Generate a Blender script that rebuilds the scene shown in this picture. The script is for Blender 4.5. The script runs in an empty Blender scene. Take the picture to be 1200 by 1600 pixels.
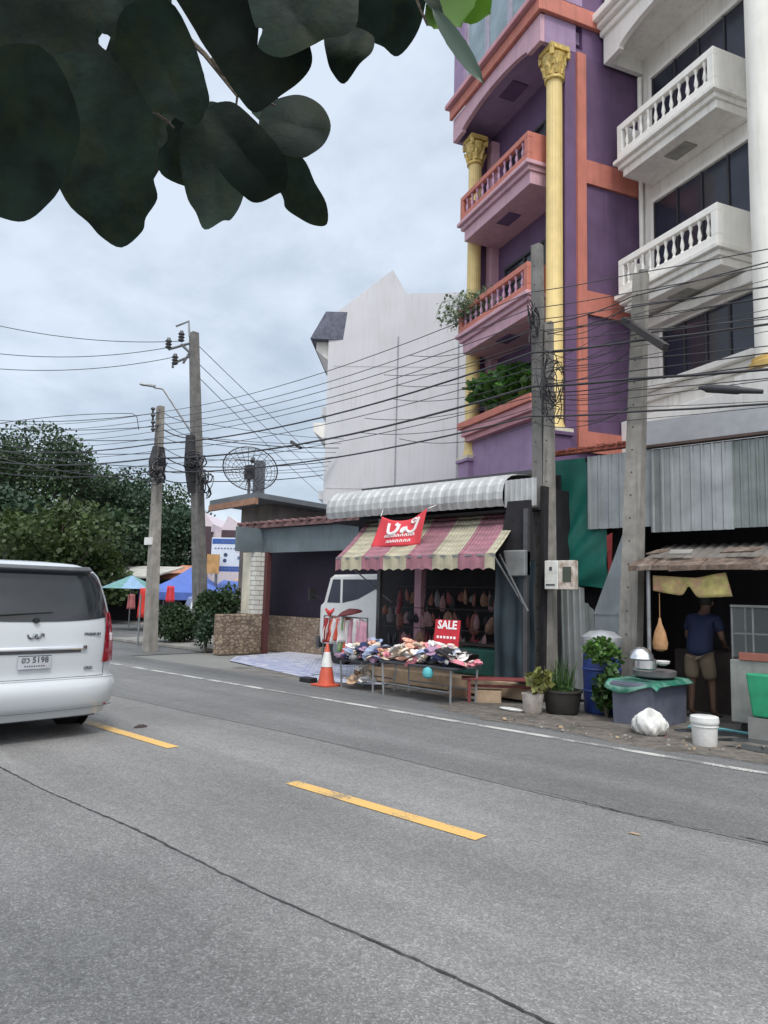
import bpy, bmesh, math, random
from math import radians as R, sin, cos, pi, tan
from mathutils import Vector, Matrix
random.seed(7)
S = bpy.context.scene
COL = S.collection
# ------------------------------------------------------------------ camera
FPX = 1156.0
CAMH = 1.62
YAW, PITCH, ROLL = R(43.2), R(6.5), R(1.5)
f0 = Vector((-sin(YAW), cos(YAW), 0)); r0 = Vector((cos(YAW), sin(YAW), 0)); zz = Vector((0, 0, 1))
CF = f0 * cos(PITCH) + zz * sin(PITCH); cu0 = -f0 * sin(PITCH) + zz * cos(PITCH)
CR = r0 * cos(ROLL) + cu0 * sin(ROLL); CU = -r0 * sin(ROLL) + cu0 * cos(ROLL)
CC = Vector((0, 0, CAMH))
cd = bpy.data.cameras.new('camera'); cam = bpy.data.objects.new('camera', cd); COL.objects.link(cam)
cd.sensor_fit = 'VERTICAL'; cd.sensor_height = 36.0; cd.lens = FPX / 1600 * 36.0
cd.clip_start = 0.05; cd.clip_end = 3000
mw = Matrix((CR, CU, -CF)).transposed().to_4x4(); mw.translation = CC
cam.matrix_world = mw
S.camera = cam

# ------------------------------------------------------------------ world and sun (bright overcast)
SUN_EL, SUN_AZ = 58, 125      # azimuth measured from +X counter-clockwise is (90-SUN_AZ)
w = bpy.data.worlds.new('World'); S.world = w; w.use_nodes = True
nt = w.node_tree; nt.nodes.clear()
def wn(t, **k):
    n = nt.nodes.new(t)
    for a, b in k.items(): setattr(n, a, b)
    return n
out = wn('ShaderNodeOutputWorld'); bg = wn('ShaderNodeBackground'); bg.inputs['Strength'].default_value = 0.1
sky = wn('ShaderNodeTexSky'); sky.sky_type = 'NISHITA'; sky.sun_disc = False
sky.sun_elevation = R(SUN_EL); sky.sun_rotation = R(SUN_AZ)
tc = wn('ShaderNodeTexCoord'); sep = wn('ShaderNodeSeparateXYZ'); nt.links.new(tc.outputs['Generated'], sep.inputs[0])
zp = wn('ShaderNodeMath', operation='ADD'); zp.inputs[1].default_value = 0.42; nt.links.new(sep.outputs['Z'], zp.inputs[0])
dv = wn('ShaderNodeVectorMath', operation='DIVIDE'); nt.links.new(tc.outputs['Generated'], dv.inputs[0])
cb = wn('ShaderNodeCombineXYZ')
for i in range(3): nt.links.new(zp.outputs[0], cb.inputs[i])
nt.links.new(cb.outputs[0], dv.inputs[1])
def wnoise(sc, det, ro, off, dist=0.0):
    mp = wn('ShaderNodeMapping'); mp.inputs['Location'].default_value = off; nt.links.new(dv.outputs[0], mp.inputs[0])
    n = wn('ShaderNodeTexNoise'); n.inputs['Scale'].default_value = sc; n.inputs['Detail'].default_value = det
    n.inputs['Roughness'].default_value = ro; n.inputs['Distortion'].default_value = dist
    nt.links.new(mp.outputs[0], n.inputs[0]); return n
n1 = wnoise(1.7, 6, .55, (3.1, 1.7, 0.4), .3); n2 = wnoise(4.5, 5, .6, (8.1, 2.2, 5.0), .2)
mxn = wn('ShaderNodeMix'); mxn.data_type = 'FLOAT'; mxn.inputs[0].default_value = .3
nt.links.new(n1.outputs[0], mxn.inputs[2]); nt.links.new(n2.outputs[0], mxn.inputs[3])
cr = wn('ShaderNodeValToRGB'); e = cr.color_ramp.elements
e[0].position = .37; e[0].color = (2.95, 3.55, 4.35, 1); e[1].position = .62; e[1].color = (5.3, 5.95, 6.8, 1)
m_ = e.new(.5); m_.color = (3.95, 4.6, 5.4, 1)
nt.links.new(mxn.outputs[0], cr.inputs[0])
gain = wn('ShaderNodeMapRange'); gain.inputs['From Min'].default_value = .62; gain.inputs['From Max'].default_value = 1.0
gain.inputs['To Min'].default_value = 1.0; gain.inputs['To Max'].default_value = 1.9
nt.links.new(sep.outputs['Z'], gain.inputs[0])
mul = wn('ShaderNodeVectorMath', operation='SCALE'); nt.links.new(cr.outputs[0], mul.inputs[0]); nt.links.new(gain.outputs[0], mul.inputs['Scale'])
# thin cloud is brighter around the hidden sun, behind the photographer
nrm = wn('ShaderNodeVectorMath', operation='NORMALIZE'); nt.links.new(tc.outputs['Generated'], nrm.inputs[0])
dt = wn('ShaderNodeVectorMath', operation='DOT_PRODUCT'); nt.links.new(nrm.outputs[0], dt.inputs[0])
_a = R(90 - SUN_AZ); dt.inputs[1].default_value = (cos(_a) * cos(R(40)), sin(_a) * cos(R(40)), sin(R(40)))
g2 = wn('ShaderNodeMapRange'); g2.inputs['From Min'].default_value = .15; g2.inputs['From Max'].default_value = 1.0; g2.inputs['To Min'].default_value = 1.0; g2.inputs['To Max'].default_value = 2.5
nt.links.new(dt.outputs['Value'], g2.inputs[0])
mul2 = wn('ShaderNodeVectorMath', operation='SCALE'); nt.links.new(mul.outputs[0], mul2.inputs[0]); nt.links.new(g2.outputs[0], mul2.inputs['Scale']); tint = wn('ShaderNodeMix'); tint.data_type = 'RGBA'; tint.inputs[6].default_value = (1, 1, 1, 1); tint.inputs[7].default_value = (1.12, 1.0, .90, 1); nt.links.new(g2.outputs[0], tint.inputs[0])
g3 = wn('ShaderNodeMapRange'); g3.inputs['From Min'].default_value = .0; g3.inputs['From Max'].default_value = .6; nt.links.new(dt.outputs['Value'], g3.inputs[0]); nt.links.new(g3.outputs[0], tint.inputs[0])
mul3 = wn('ShaderNodeVectorMath', operation='MULTIPLY'); nt.links.new(mul2.outputs[0], mul3.inputs[0]); nt.links.new(tint.outputs[2], mul3.inputs[1]); mul = mul3
mixc = wn('ShaderNodeMix'); mixc.data_type = 'RGBA'; mixc.inputs[0].default_value = .88
nt.links.new(sky.outputs[0], mixc.inputs[6]); nt.links.new(mul.outputs[0], mixc.inputs[7])
nt.links.new(mixc.outputs[2], bg.inputs[0]); nt.links.new(bg.outputs[0], out.inputs[0])
sd = bpy.data.lights.new('sun', 'SUN'); sd.energy = 1.35; sd.angle = R(14); sd.color = (1, .965, .91)
sun = bpy.data.objects.new('sun', sd); COL.objects.link(sun)
az = R(90 - SUN_AZ)
sdir = Vector((cos(az) * cos(R(SUN_EL)), sin(az) * cos(R(SUN_EL)), sin(R(SUN_EL))))
sun.rotation_euler = sdir.to_track_quat('Z', 'Y').to_euler()
S.view_settings.view_transform = 'Standard'; S.view_settings.look = 'None'
S.view_settings.exposure = 0.60; S.view_settings.gamma = 1

# ------------------------------------------------------------------ pixel -> world helpers
def ray(x, y): return CF + CR * ((x - 600) / FPX) - CU * ((y - 800) / FPX)
def G(x, y, h=0.0):
    d = ray(x, y); return CC + d * ((h - CAMH) / d.z)
def PY(x, y, Y):
    d = ray(x, y); return CC + d * (Y / d.y)
def D(x, y, k): return CC + ray(x, y) * k

# ------------------------------------------------------------------ mesh builder
class MB:
    def __init__(s): s.v = []; s.f = []; s.T = Matrix.Identity(4); s.mi = []; s.cm = 0
    def add(s, vs, fs):
        b = len(s.v); s.v += [tuple(s.T @ Vector(v)) for v in vs]
        for q in fs: s.f.append([b + i for i in q]); s.mi.append(s.cm)
        return s
    def box(s, x0, x1, y0, y1, z0, z1):
        vs = [(x, y, z) for z in (z0, z1) for y in (y0, y1) for x in (x0, x1)]
        return s.add(vs, [(0, 2, 3, 1), (4, 5, 7, 6), (0, 1, 5, 4), (2, 6, 7, 3), (0, 4, 6, 2), (1, 3, 7, 5)])
    def hexa(s, b, t):   # bottom 4 points and top 4 points, both counter-clockwise
        return s.add(list(b) + list(t), [(3, 2, 1, 0), (4, 5, 6, 7)] + [(i, (i + 1) % 4, 4 + (i + 1) % 4, 4 + i) for i in range(4)])
    def quad(s, *p): return s.add(p, [tuple(range(len(p)))])
    def bar(s, a, b, wd, h):   # rectangular bar between two points
        a = Vector(a); b = Vector(b); d = (b - a).normalized()
        u = d.cross(Vector((0, 0, 1)))
        u = Vector((1, 0, 0)) if u.length < 1e-4 else u.normalized()
        v = u.cross(d)
        q = [u * (i * wd / 2) + v * (j * h / 2) for i, j in ((-1, -1), (1, -1), (1, 1), (-1, 1))]
        return s.hexa([a + k for k in q], [b + k for k in q])
    def cyl(s, a, b, ra, rb=None, n=16, caps=True):
        return s.tube([a, b], [ra, ra if rb is None else rb], n, caps)
    def tube(s, pts, r, n=6, caps=True):
        pts = [Vector(p) for p in pts]
        if not isinstance(r, (list, tuple)): r = [r] * len(pts)
        vs = []; fs = []; pu = None
        for i, p in enumerate(pts):
            d = (pts[min(i + 1, len(pts) - 1)] - pts[max(i - 1, 0)]).normalized()
            if pu is None:
                u = d.cross(Vector((0, 0, 1)))
                if u.length < 1e-3: u = Vector((1, 0, 0))
            else: u = pu - d * pu.dot(d)
            u.normalize(); pu = u; v = d.cross(u)
            for k in range(n):
                a = 2 * pi * k / n; vs.append(p + (u * cos(a) + v * sin(a)) * r[i])
        for i in range(len(pts) - 1):
            for k in range(n):
                a = i * n + k; b = i * n + (k + 1) % n; fs.append((a, b, b + n, a + n))
        if caps: fs.append(tuple(range(n - 1, -1, -1))); fs.append(tuple((len(pts) - 1) * n + k for k in range(n)))
        return s.add(vs, fs)
    def lathe(s, prof, c=(0, 0, 0), n=16, sx=1, sy=1):
        vs = []; fs = []
        for r, z in prof:
            for k in range(n):
                a = 2 * pi * k / n; vs.append((c[0] + r * cos(a) * sx, c[1] + r * sin(a) * sy, c[2] + z))
        m = len(prof)
        for i in range(m - 1):
            for k in range(n):
                a = i * n + k; b = i * n + (k + 1) % n; fs.append((a, b, b + n, a + n))
        fs.append(tuple(range(n - 1, -1, -1))); fs.append(tuple((m - 1) * n + k for k in range(n)))
        return s.add(vs, fs)
    def prism(s, poly, p0, ax, ay, ext):   # polygon in plane (ax, ay) at p0, extruded by the vector ext
        p0 = Vector(p0); ax = Vector(ax); ay = Vector(ay); ext = Vector(ext); n = len(poly)
        a = [p0 + ax * x + ay * y for x, y in poly]
        return s.add(a + [q + ext for q in a], [tuple(range(n)), tuple(range(2 * n - 1, n - 1, -1))] + [(i, n + i, n + (i + 1) % n, (i + 1) % n) for i in range(n)])
    def grid(s, fn, nu, nv, closed=False):
        vs = [fn(i / nu, j / nv) for j in range(nv + 1) for i in range(nu + 1)]
        fs = [(j * (nu + 1) + i, j * (nu + 1) + i + 1, (j + 1) * (nu + 1) + i + 1, (j + 1) * (nu + 1) + i) for j in range(nv) for i in range(nu)]
        return s.add(vs, fs)
    def corr(s, a, b, ztop, zbot, pitch=.12, amp=.018, th=.004, slope=None):
        # ribbed sheet metal standing between plan points a and b; ztop/zbot numbers or functions of t
        a = Vector((a[0], a[1], 0)); b = Vector((b[0], b[1], 0)); L = (b - a).length; d = (b - a) / L; nn = Vector((d.y, -d.x, 0))
        n = max(2, int(L / pitch)); xs = []
        for i in range(n):
            for t, o in ((0, 0), (.12, 1), (.3, 1), (.42, 0)): xs.append(((i + t) / n, o))
        xs.append((1, 0))
        zt = ztop if callable(ztop) else (lambda t: ztop); zb = zbot if callable(zbot) else (lambda t: zbot)
        sl = Vector(slope) if slope else Vector((0, 0, 0)); vs = []; m = len(xs)
        for side in (0, 1):
            for t, o in xs:
                p = a + d * (L * t) + nn * (amp * o - th * side)
                vs.append(p + Vector((0, 0, zb(t)))); vs.append(p + sl + Vector((0, 0, zt(t))))
        fs = []
        for i in range(m - 1):
            q = 2 * i; fs.append((q, q + 2, q + 3, q + 1)); q += 2 * m; fs.append((q + 1, q + 3, q + 2, q))
            fs.append((2 * i, 2 * m + 2 * i, 2 * m + 2 * i + 2, 2 * i + 2)); fs.append((2 * i + 1, 2 * i + 3, 2 * m + 2 * i + 3, 2 * m + 2 * i + 1))
        return s.add(vs, fs)
    def build(s, name, mat, parent=None, smooth=False, bevel=0, loc=None):
        me = bpy.data.meshes.new(name)
        vs = s.v
        if loc is not None: vs = [(v[0] - loc[0], v[1] - loc[1], v[2] - loc[2]) for v in vs]
        me.from_pydata(vs, [], s.f); me.validate()
        mats = mat if isinstance(mat, (list, tuple)) else [mat]
        for m in mats: me.materials.append(m)
        if len(mats) > 1:
            for p, i in zip(me.polygons, s.mi): p.material_index = i
        bm = bmesh.new(); bm.from_mesh(me)
        bmesh.ops.recalc_face_normals(bm, faces=bm.faces) if smooth != 'leaf' else None
        bm.to_mesh(me); bm.free()
        if smooth and smooth != 'leaf':
            me.polygons.foreach_set('use_smooth', [True] * len(me.polygons))
            try: me.set_sharp_from_angle(angle=R(40))
            except Exception: pass
        o = bpy.data.objects.new(name, me); COL.objects.link(o)
        if loc is not None: o.location = loc
        if parent is not None: o.parent = parent
        if bevel:
            b = o.modifiers.new('bevel', 'BEVEL'); b.width = bevel; b.segments = 2; b.limit_method = 'ANGLE'; b.angle_limit = R(40)
        return o
def tag(o, label=None, cat=None, group=None, kind=None):
    if label: o['label'] = label
    if cat: o['category'] = cat
    if group: o['group'] = group
    if kind: o['kind'] = kind
    return o
def thing(name, label, cat, loc=(0, 0, 0), rz=0, group=None):
    o = bpy.data.objects.new(name, None); COL.objects.link(o); o.location = loc; o.rotation_euler = (0, 0, rz)
    o.empty_display_size = .2
    return tag(o, label, cat, group)
def struct(o): o['kind'] = 'structure'; return o
def children(o): return [c for c in bpy.data.objects if c.parent == o]
def dup(root, loc=None, rz=None, label=None):
    r = root.copy(); COL.objects.link(r)
    if loc is not None: r.location = loc
    if rz is not None: r.rotation_euler = (0, 0, rz)
    if label: r['label'] = label
    for c in children(root):
        k = c.copy(); COL.objects.link(k); k.parent = r
        for g in children(c):
            h = g.copy(); COL.objects.link(h); h.parent = k
    return r
def text_mesh(name, txt, size, mat, parent, M, ext=.002, align='CENTER', bold=0.0, sx=1.0):
    c = bpy.data.curves.new(name, 'FONT'); c.body = txt; c.size = size; c.extrude = ext; c.align_x = align; c.align_y = 'CENTER'
    c.offset = bold; c.resolution_u = 2
    t = bpy.data.objects.new('tmp_text', c); COL.objects.link(t)
    dg = bpy.context.evaluated_depsgraph_get(); me = bpy.data.meshes.new_from_object(t.evaluated_get(dg))
    bpy.data.objects.remove(t); me.materials.clear(); me.materials.append(mat)
    me.transform(M @ Matrix.Diagonal((sx, 1, 1, 1)))
    o = bpy.data.objects.new(name, me); COL.objects.link(o)
    if parent is not None: o.parent = parent
    return o

# ------------------------------------------------------------------ materials
MATS = {}
def mat(name, col, rough=.7, metal=0, var=.15, scale=6, streak=0, bump=.0, bscale=60, spec=None, dirt=None, dirt_amt=.5, dirt_scale=1.2, trans=0, island=0, coat=0):
    if name in MATS: return MATS[name]
    m = bpy.data.materials.new(name); m.use_nodes = True; t = m.node_tree; n = t.nodes; b = n['Principled BSDF']; L = t.links.new
    c = (col[0], col[1], col[2], 1)
    tcn = n.new('ShaderNodeTexCoord'); src = tcn.outputs['Object']
    no = n.new('ShaderNodeTexNoise'); no.inputs['Scale'].default_value = scale; no.inputs['Detail'].default_value = 6
    L(src, no.inputs[0])
    r = n.new('ShaderNodeMapRange'); r.inputs['From Min'].default_value = .3; r.inputs['From Max'].default_value = .7
    r.inputs['To Min'].default_value = 1 - var; r.inputs['To Max'].default_value = 1 + var; L(no.outputs[0], r.inputs[0])
    mu = n.new('ShaderNodeVectorMath'); mu.operation = 'SCALE'; mu.inputs[0].default_value = c[:3]; L(r.outputs[0], mu.inputs['Scale'])
    cur = mu.outputs[0]
    if streak:
        mp = n.new('ShaderNodeMapping'); mp.inputs['Scale'].default_value = (5, 5, .35); L(src, mp.inputs[0])
        n2 = n.new('ShaderNodeTexNoise'); n2.inputs['Scale'].default_value = 1.6; n2.inputs['Detail'].default_value = 7; n2.inputs['Roughness'].default_value = .65; L(mp.outputs[0], n2.inputs[0])
        r2 = n.new('ShaderNodeMapRange'); r2.inputs['From Min'].default_value = .5; r2.inputs['From Max'].default_value = .75
        r2.inputs['To Max'].default_value = streak; L(n2.outputs[0], r2.inputs[0])
        mx = n.new('ShaderNodeMix'); mx.data_type = 'RGBA'; mx.inputs[7].default_value = (*(dirt or (.1, .095, .085)), 1)
        L(r2.outputs[0], mx.inputs[0]); L(cur, mx.inputs[6]); cur = mx.outputs[2]
    if dirt and not streak:
        n3 = n.new('ShaderNodeTexNoise'); n3.inputs['Scale'].default_value = dirt_scale; n3.inputs['Detail'].default_value = 8; n3.inputs['Roughness'].default_value = .7; L(src, n3.inputs[0])
        r3 = n.new('ShaderNodeMapRange'); r3.inputs['From Min'].default_value = .48; r3.inputs['From Max'].default_value = .66; r3.inputs['To Max'].default_value = dirt_amt; L(n3.outputs[0], r3.inputs[0])
        mx = n.new('ShaderNodeMix'); mx.data_type = 'RGBA'; mx.inputs[7].default_value = (*dirt, 1)
        L(r3.outputs[0], mx.inputs[0]); L(cur, mx.inputs[6]); cur = mx.outputs[2]
    if island:
        ge = n.new('ShaderNodeNewGeometry'); r4 = n.new('ShaderNodeMapRange'); r4.inputs['To Min'].default_value = 1 - island; r4.inputs['To Max'].default_value = 1 + island
        L(ge.outputs['Random Per Island'], r4.inputs[0]); m4 = n.new('ShaderNodeVectorMath'); m4.operation = 'SCALE'; L(cur, m4.inputs[0]); L(r4.outputs[0], m4.inputs['Scale']); cur = m4.outputs[0]
    L(cur, b.inputs['Base Color'])
    b.inputs['Roughness'].default_value = rough; b.inputs['Metallic'].default_value = metal
    if spec is not None: b.inputs['Specular IOR Level'].default_value = spec
    if coat: b.inputs['Coat Weight'].default_value = coat; b.inputs['Coat Roughness'].default_value = .05
    if bump:
        nb = n.new('ShaderNodeTexNoise'); nb.inputs['Scale'].default_value = bscale; nb.inputs['Detail'].default_value = 4; L(src, nb.inputs[0])
        bp = n.new('ShaderNodeBump'); bp.inputs['Strength'].default_value = bump; bp.inputs['Distance'].default_value = .01
        L(nb.outputs[0], bp.inputs['Height']); L(bp.outputs[0], b.inputs['Normal'])
    if trans:
        tr = n.new('ShaderNodeBsdfTranslucent'); L(cur, tr.inputs[0]); ms = n.new('ShaderNodeMixShader'); ms.inputs[0].default_value = trans
        L(b.outputs[0], ms.inputs[1]); L(tr.outputs[0], ms.inputs[2]); L(ms.outputs[0], n['Material Output'].inputs[0])
    MATS[name] = m; return m
def wavemat(name, cols, width, axis='X', off=0, rough=.8, dirt=.3):   # hard stripes along an object axis
    m = bpy.data.materials.new(name); m.use_nodes = True; t = m.node_tree; n = t.nodes; b = n['Principled BSDF']; L = t.links.new
    tcn = n.new('ShaderNodeTexCoord'); sp = n.new('ShaderNodeSeparateXYZ'); L(tcn.outputs['Object'], sp.inputs[0])
    a = n.new('ShaderNodeMath'); a.operation = 'ADD'; a.inputs[1].default_value = off; L(sp.outputs[axis], a.inputs[0])
    d = n.new('ShaderNodeMath'); d.operation = 'DIVIDE'; d.inputs[1].default_value = width * 2; L(a.outputs[0], d.inputs[0])
    fr = n.new('ShaderNodeMath'); fr.operation = 'FRACT'; L(d.outputs[0], fr.inputs[0])
    gt = n.new('ShaderNodeMath'); gt.operation = 'GREATER_THAN'; gt.inputs[1].default_value = .5; L(fr.outputs[0], gt.inputs[0])
    mx = n.new('ShaderNodeMix'); mx.data_type = 'RGBA'; mx.inputs[6].default_value = (*cols[0], 1); mx.inputs[7].default_value = (*cols[1], 1); L(gt.outputs[0], mx.inputs[0])
    no = n.new('ShaderNodeTexNoise'); no.inputs['Scale'].default_value = 3; no.inputs['Detail'].default_value = 7; L(tcn.outputs['Object'], no.inputs[0])
    r = n.new('ShaderNodeMapRange'); r.inputs['From Min'].default_value = .3; r.inputs['From Max'].default_value = .75; r.inputs['To Min'].default_value = 1.05; r.inputs['To Max'].default_value = 1 - dirt; L(no.outputs[0], r.inputs[0])
    mu = n.new('ShaderNodeVectorMath'); mu.operation = 'SCALE'; L(mx.outputs[2], mu.inputs[0]); L(r.outputs[0], mu.inputs['Scale']); L(mu.outputs[0], b.inputs['Base Color'])
    b.inputs['Roughness'].default_value = rough; return m
def asphalt(name, col, speck, joint=0):
    m = bpy.data.materials.new(name); m.use_nodes = True; t = m.node_tree; n = t.nodes; b = n['Principled BSDF']; L = t.links.new
    tcn = n.new('ShaderNodeTexCoord'); src = tcn.outputs['Object']
    vo = n.new('ShaderNodeTexVoronoi'); vo.inputs['Scale'].default_value = 120; L(src, vo.inputs[0])
    hs = n.new('ShaderNodeSeparateColor'); L(vo.outputs['Color'], hs.inputs[0])
    rp = n.new('ShaderNodeValToRGB'); el = rp.color_ramp.elements
    el[0].position = 0; el[0].color = (col[0] * .74, col[1] * .74, col[2] * .74, 1); el[1].position = 1; el[1].color = (*[min(1, c * speck) for c in col], 1)
    k = el.new(.78); k.color = (*[c * 1.12 for c in col], 1); k2 = el.new(.4); k2.color = (*[c * .92 for c in col], 1); L(hs.outputs[0], rp.inputs[0])
    def band(scale, lo, hi, mp=None, det=5):
        s_ = src
        if mp: q = n.new('ShaderNodeMapping'); q.inputs['Scale'].default_value = mp; L(src, q.inputs[0]); s_ = q.outputs[0]
        no = n.new('ShaderNodeTexNoise'); no.inputs['Scale'].default_value = scale; no.inputs['Detail'].default_value = det; L(s_, no.inputs[0])
        r = n.new('ShaderNodeMapRange'); r.inputs['From Min'].default_value = .35; r.inputs['From Max'].default_value = .68; r.inputs['To Min'].default_value = lo; r.inputs['To Max'].default_value = hi; L(no.outputs[0], r.inputs[0]); return r.outputs[0]
    cur = rp.outputs[0]
    for o_ in (band(.5, 1.08, .84), band(.9, .86, 1.12, (.10, 1.6, 1)), band(9, .93, 1.07), band(34, .88, 1.12, None, 2)):
        mu = n.new('ShaderNodeVectorMath'); mu.operation = 'SCALE'; L(cur, mu.inputs[0]); L(o_, mu.inputs['Scale']); cur = mu.outputs[0]
    L(cur, b.inputs['Base Color'])
    rr = band(2.2, .62, .9); L(rr, b.inputs['Roughness']); b.inputs['Specular IOR Level'].default_value = .35
    bp = n.new('ShaderNodeBump'); bp.inputs['Strength'].default_value = .55; bp.inputs['Distance'].default_value = .006; L(vo.outputs['Distance'], bp.inputs['Height']); L(bp.outputs[0], b.inputs['Normal'])
    return m
def paint(name, col, under, wear=.5):
    m = bpy.data.materials.new(name); m.use_nodes = True; t = m.node_tree; n = t.nodes; b = n['Principled BSDF']; L = t.links.new
    tcn = n.new('ShaderNodeTexCoord'); no = n.new('ShaderNodeTexNoise'); no.inputs['Scale'].default_value = 40; no.inputs['Detail'].default_value = 8; no.inputs['Roughness'].default_value = .7; L(tcn.outputs['Object'], no.inputs[0])
    n2 = n.new('ShaderNodeTexNoise'); n2.inputs['Scale'].default_value = 2.2; n2.inputs['Detail'].default_value = 4; L(tcn.outputs['Object'], n2.inputs[0])
    ad = n.new('ShaderNodeMath'); ad.operation = 'ADD'; L(no.outputs[0], ad.inputs[0]); L(n2.outputs[0], ad.inputs[1])
    r = n.new('ShaderNodeMapRange'); r.inputs['From Min'].default_value = 1.2 - wear * .35; r.inputs['From Max'].default_value = 1.3 - wear * .3; L(ad.outputs[0], r.inputs[0])
    mx = n.new('ShaderNodeMix'); mx.data_type = 'RGBA'; mx.inputs[6].default_value = (*col, 1); mx.inputs[7].default_value = (*under, 1); L(r.outputs[0], mx.inputs[0]); L(mx.outputs[2], b.inputs['Base Color'])
    b.inputs['Roughness'].default_value = .75; return m
def stonemat(name, a, bcol, mortar, sx, sy):
    m = bpy.data.materials.new(name); m.use_nodes = True; t = m.node_tree; n = t.nodes; b = n['Principled BSDF']; L = t.links.new
    tcn = n.new('ShaderNodeTexCoord'); mp = n.new('ShaderNodeMapping'); mp.inputs['Scale'].default_value = (sx, sx, sy); L(tcn.outputs['Object'], mp.inputs[0])
    vo = n.new('ShaderNodeTexVoronoi'); vo.inputs['Scale'].default_value = 1; vo.inputs['Randomness'].default_value = .85; L(mp.outputs[0], vo.inputs[0])
    ve = n.new('ShaderNodeTexVoronoi'); ve.feature = 'DISTANCE_TO_EDGE'; ve.inputs['Scale'].default_value = 1; ve.inputs['Randomness'].default_value = .85; L(mp.outputs[0], ve.inputs[0])
    hs = n.new('ShaderNodeSeparateColor'); L(vo.outputs['Color'], hs.inputs[0])
    mx = n.new('ShaderNodeMix'); mx.data_type = 'RGBA'; mx.inputs[6].default_value = (*a, 1); mx.inputs[7].default_value = (*bcol, 1); L(hs.outputs[0], mx.inputs[0])
    r = n.new('ShaderNodeMapRange'); r.inputs['From Min'].default_value = .03; r.inputs['From Max'].default_value = .09; L(ve.outputs['Distance'], r.inputs[0])
    m2 = n.new('ShaderNodeMix'); m2.data_type = 'RGBA'; m2.inputs[6].default_value = (*mortar, 1); L(r.outputs[0], m2.inputs[0]); L(mx.outputs[2], m2.inputs[7])
    no = n.new('ShaderNodeTexNoise'); no.inputs['Scale'].default_value = 14; no.inputs['Detail'].default_value = 6; L(tcn.outputs['Object'], no.inputs[0])
    r2 = n.new('ShaderNodeMapRange'); r2.inputs['To Min'].default_value = .6; r2.inputs['To Max'].default_value = 1.4; L(no.outputs[0], r2.inputs[0])
    mu = n.new('ShaderNodeVectorMath'); mu.operation = 'SCALE'; L(m2.outputs[2], mu.inputs[0]); L(r2.outputs[0], mu.inputs['Scale']); L(mu.outputs[0], b.inputs['Base Color'])
    bp = n.new('ShaderNodeBump'); bp.inputs['Strength'].default_value = .7; bp.inputs['Distance'].default_value = .03; L(r.outputs[0], bp.inputs['Height']); L(bp.outputs[0], b.inputs['Normal'])
    b.inputs['Roughness'].default_value = .85; return m
def glassmat(name, col, rough=.08):
    m = mat(name, col, rough, 0, .3, 1.5, spec=.5); return m

A_OLD = asphalt('asphalt_old', (.196, .193, .188), 1.5); A_LANE = asphalt('asphalt_lane', (.160, .160, .158), 1.35)
A_NEAR = asphalt('asphalt_near', (.170, .168, .164), 1.65); A_SIDE = asphalt('asphalt_side', (.12, .122, .122), 1.6)
YEL = paint('yellow_paint', (.60, .375, .12), (.24, .19, .13), .62); WHT = paint('white_paint', (.46, .46, .43), (.16, .16, .155), .75)
SEAM = mat('seam_tar', (.035, .034, .033), .6, var=.3, scale=30)
DIRT = mat('dirt_ground', (.12, .105, .09), .95, var=.4, scale=9, bump=.9, bscale=35, dirt=(.05, .045, .04), dirt_amt=.8, dirt_scale=1.6)
CEM = mat('cement', (.27, .26, .24), .85, var=.25, scale=4, bump=.3, dirt=(.1, .095, .085), dirt_amt=.7, dirt_scale=2)
FARG = mat('far_ground', (.17, .17, .16), .9, var=.2, scale=.3)
CONC = mat('pole_concrete', (.25, .235, .21), .85, var=.25, scale=5, streak=.75, dirt=(.09, .085, .075), bump=.4, bscale=50)
CONC_D = mat('pole_concrete_dark', (.17, .165, .155), .85, var=.25, scale=5, streak=.8, dirt=(.06, .06, .055), bump=.4)
WALLW = mat('white_plaster', (.86, .84, .79), .75, var=.05, scale=2.5, streak=.3, dirt=(.5, .47, .42))
WALLW2 = mat('white_plaster_aged', (.80, .78, .73), .75, var=.08, scale=2, streak=.5, dirt=(.42, .40, .36))
CREAM = mat('cream_plaster', (.62, .58, .47), .7, var=.1, scale=3, streak=.5, dirt=(.3, .27, .22))
PURP = mat('purple_plaster', (.130, .075, .160), .7, var=.14, scale=2, streak=.35, dirt=(.075, .045, .10))
PURPD = mat('purple_plaster_deep', (.115, .065, .135), .7, var=.15, scale=2, streak=.4, dirt=(.05, .028, .07))
LILAC = mat('lilac_plaster', (.56, .34, .40), .65, var=.08, scale=3, streak=.5, dirt=(.28, .2, .28))
LILACM = mat('lilac_wall', (.30, .21, .34), .7, var=.1, scale=3, streak=.3, dirt=(.15, .1, .2))
ORAN = mat('orange_plaster', (.50, .17, .125), .65, var=.1, scale=3, streak=.6, dirt=(.24, .10, .08))
PINK = mat('pink_plaster', (.55, .27, .30), .65, var=.1, scale=3, streak=.35, dirt=(.3, .15, .2))
GOLD = mat('yellow_column_paint', (.70, .54, .23), .55, var=.08, scale=4, streak=.5, dirt=(.48, .36, .16))
GOLDM = mat('gold_capital_paint', (.55, .40, .12), .45, var=.35, scale=14, bump=.5, bscale=30)
GLASS = glassmat('dark_glass', (.024, .028, .045), .16); GLASSL = glassmat('pale_glass', (.22, .30, .33), .12)
FRAMED = mat('dark_frame', (.03, .03, .035), .5); ALU = mat('aluminium', (.15, .15, .15), .5, .5)
BIGW = mat('pale_grey_wall', (.575, .58, .60), .8, var=.07, scale=.6, streak=.4, dirt=(.40, .39, .38))
BIGL = mat('wall_seam_grey', (.30, .30, .32), .8)
SLATE = mat('slate_roof', (.10, .11, .15), .7, var=.3, scale=6)
TIN = mat('zinc_sheet', (.36, .38, .38), .42, .55, var=.2, scale=2.5, streak=.5, dirt=(.2, .21, .2))
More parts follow.
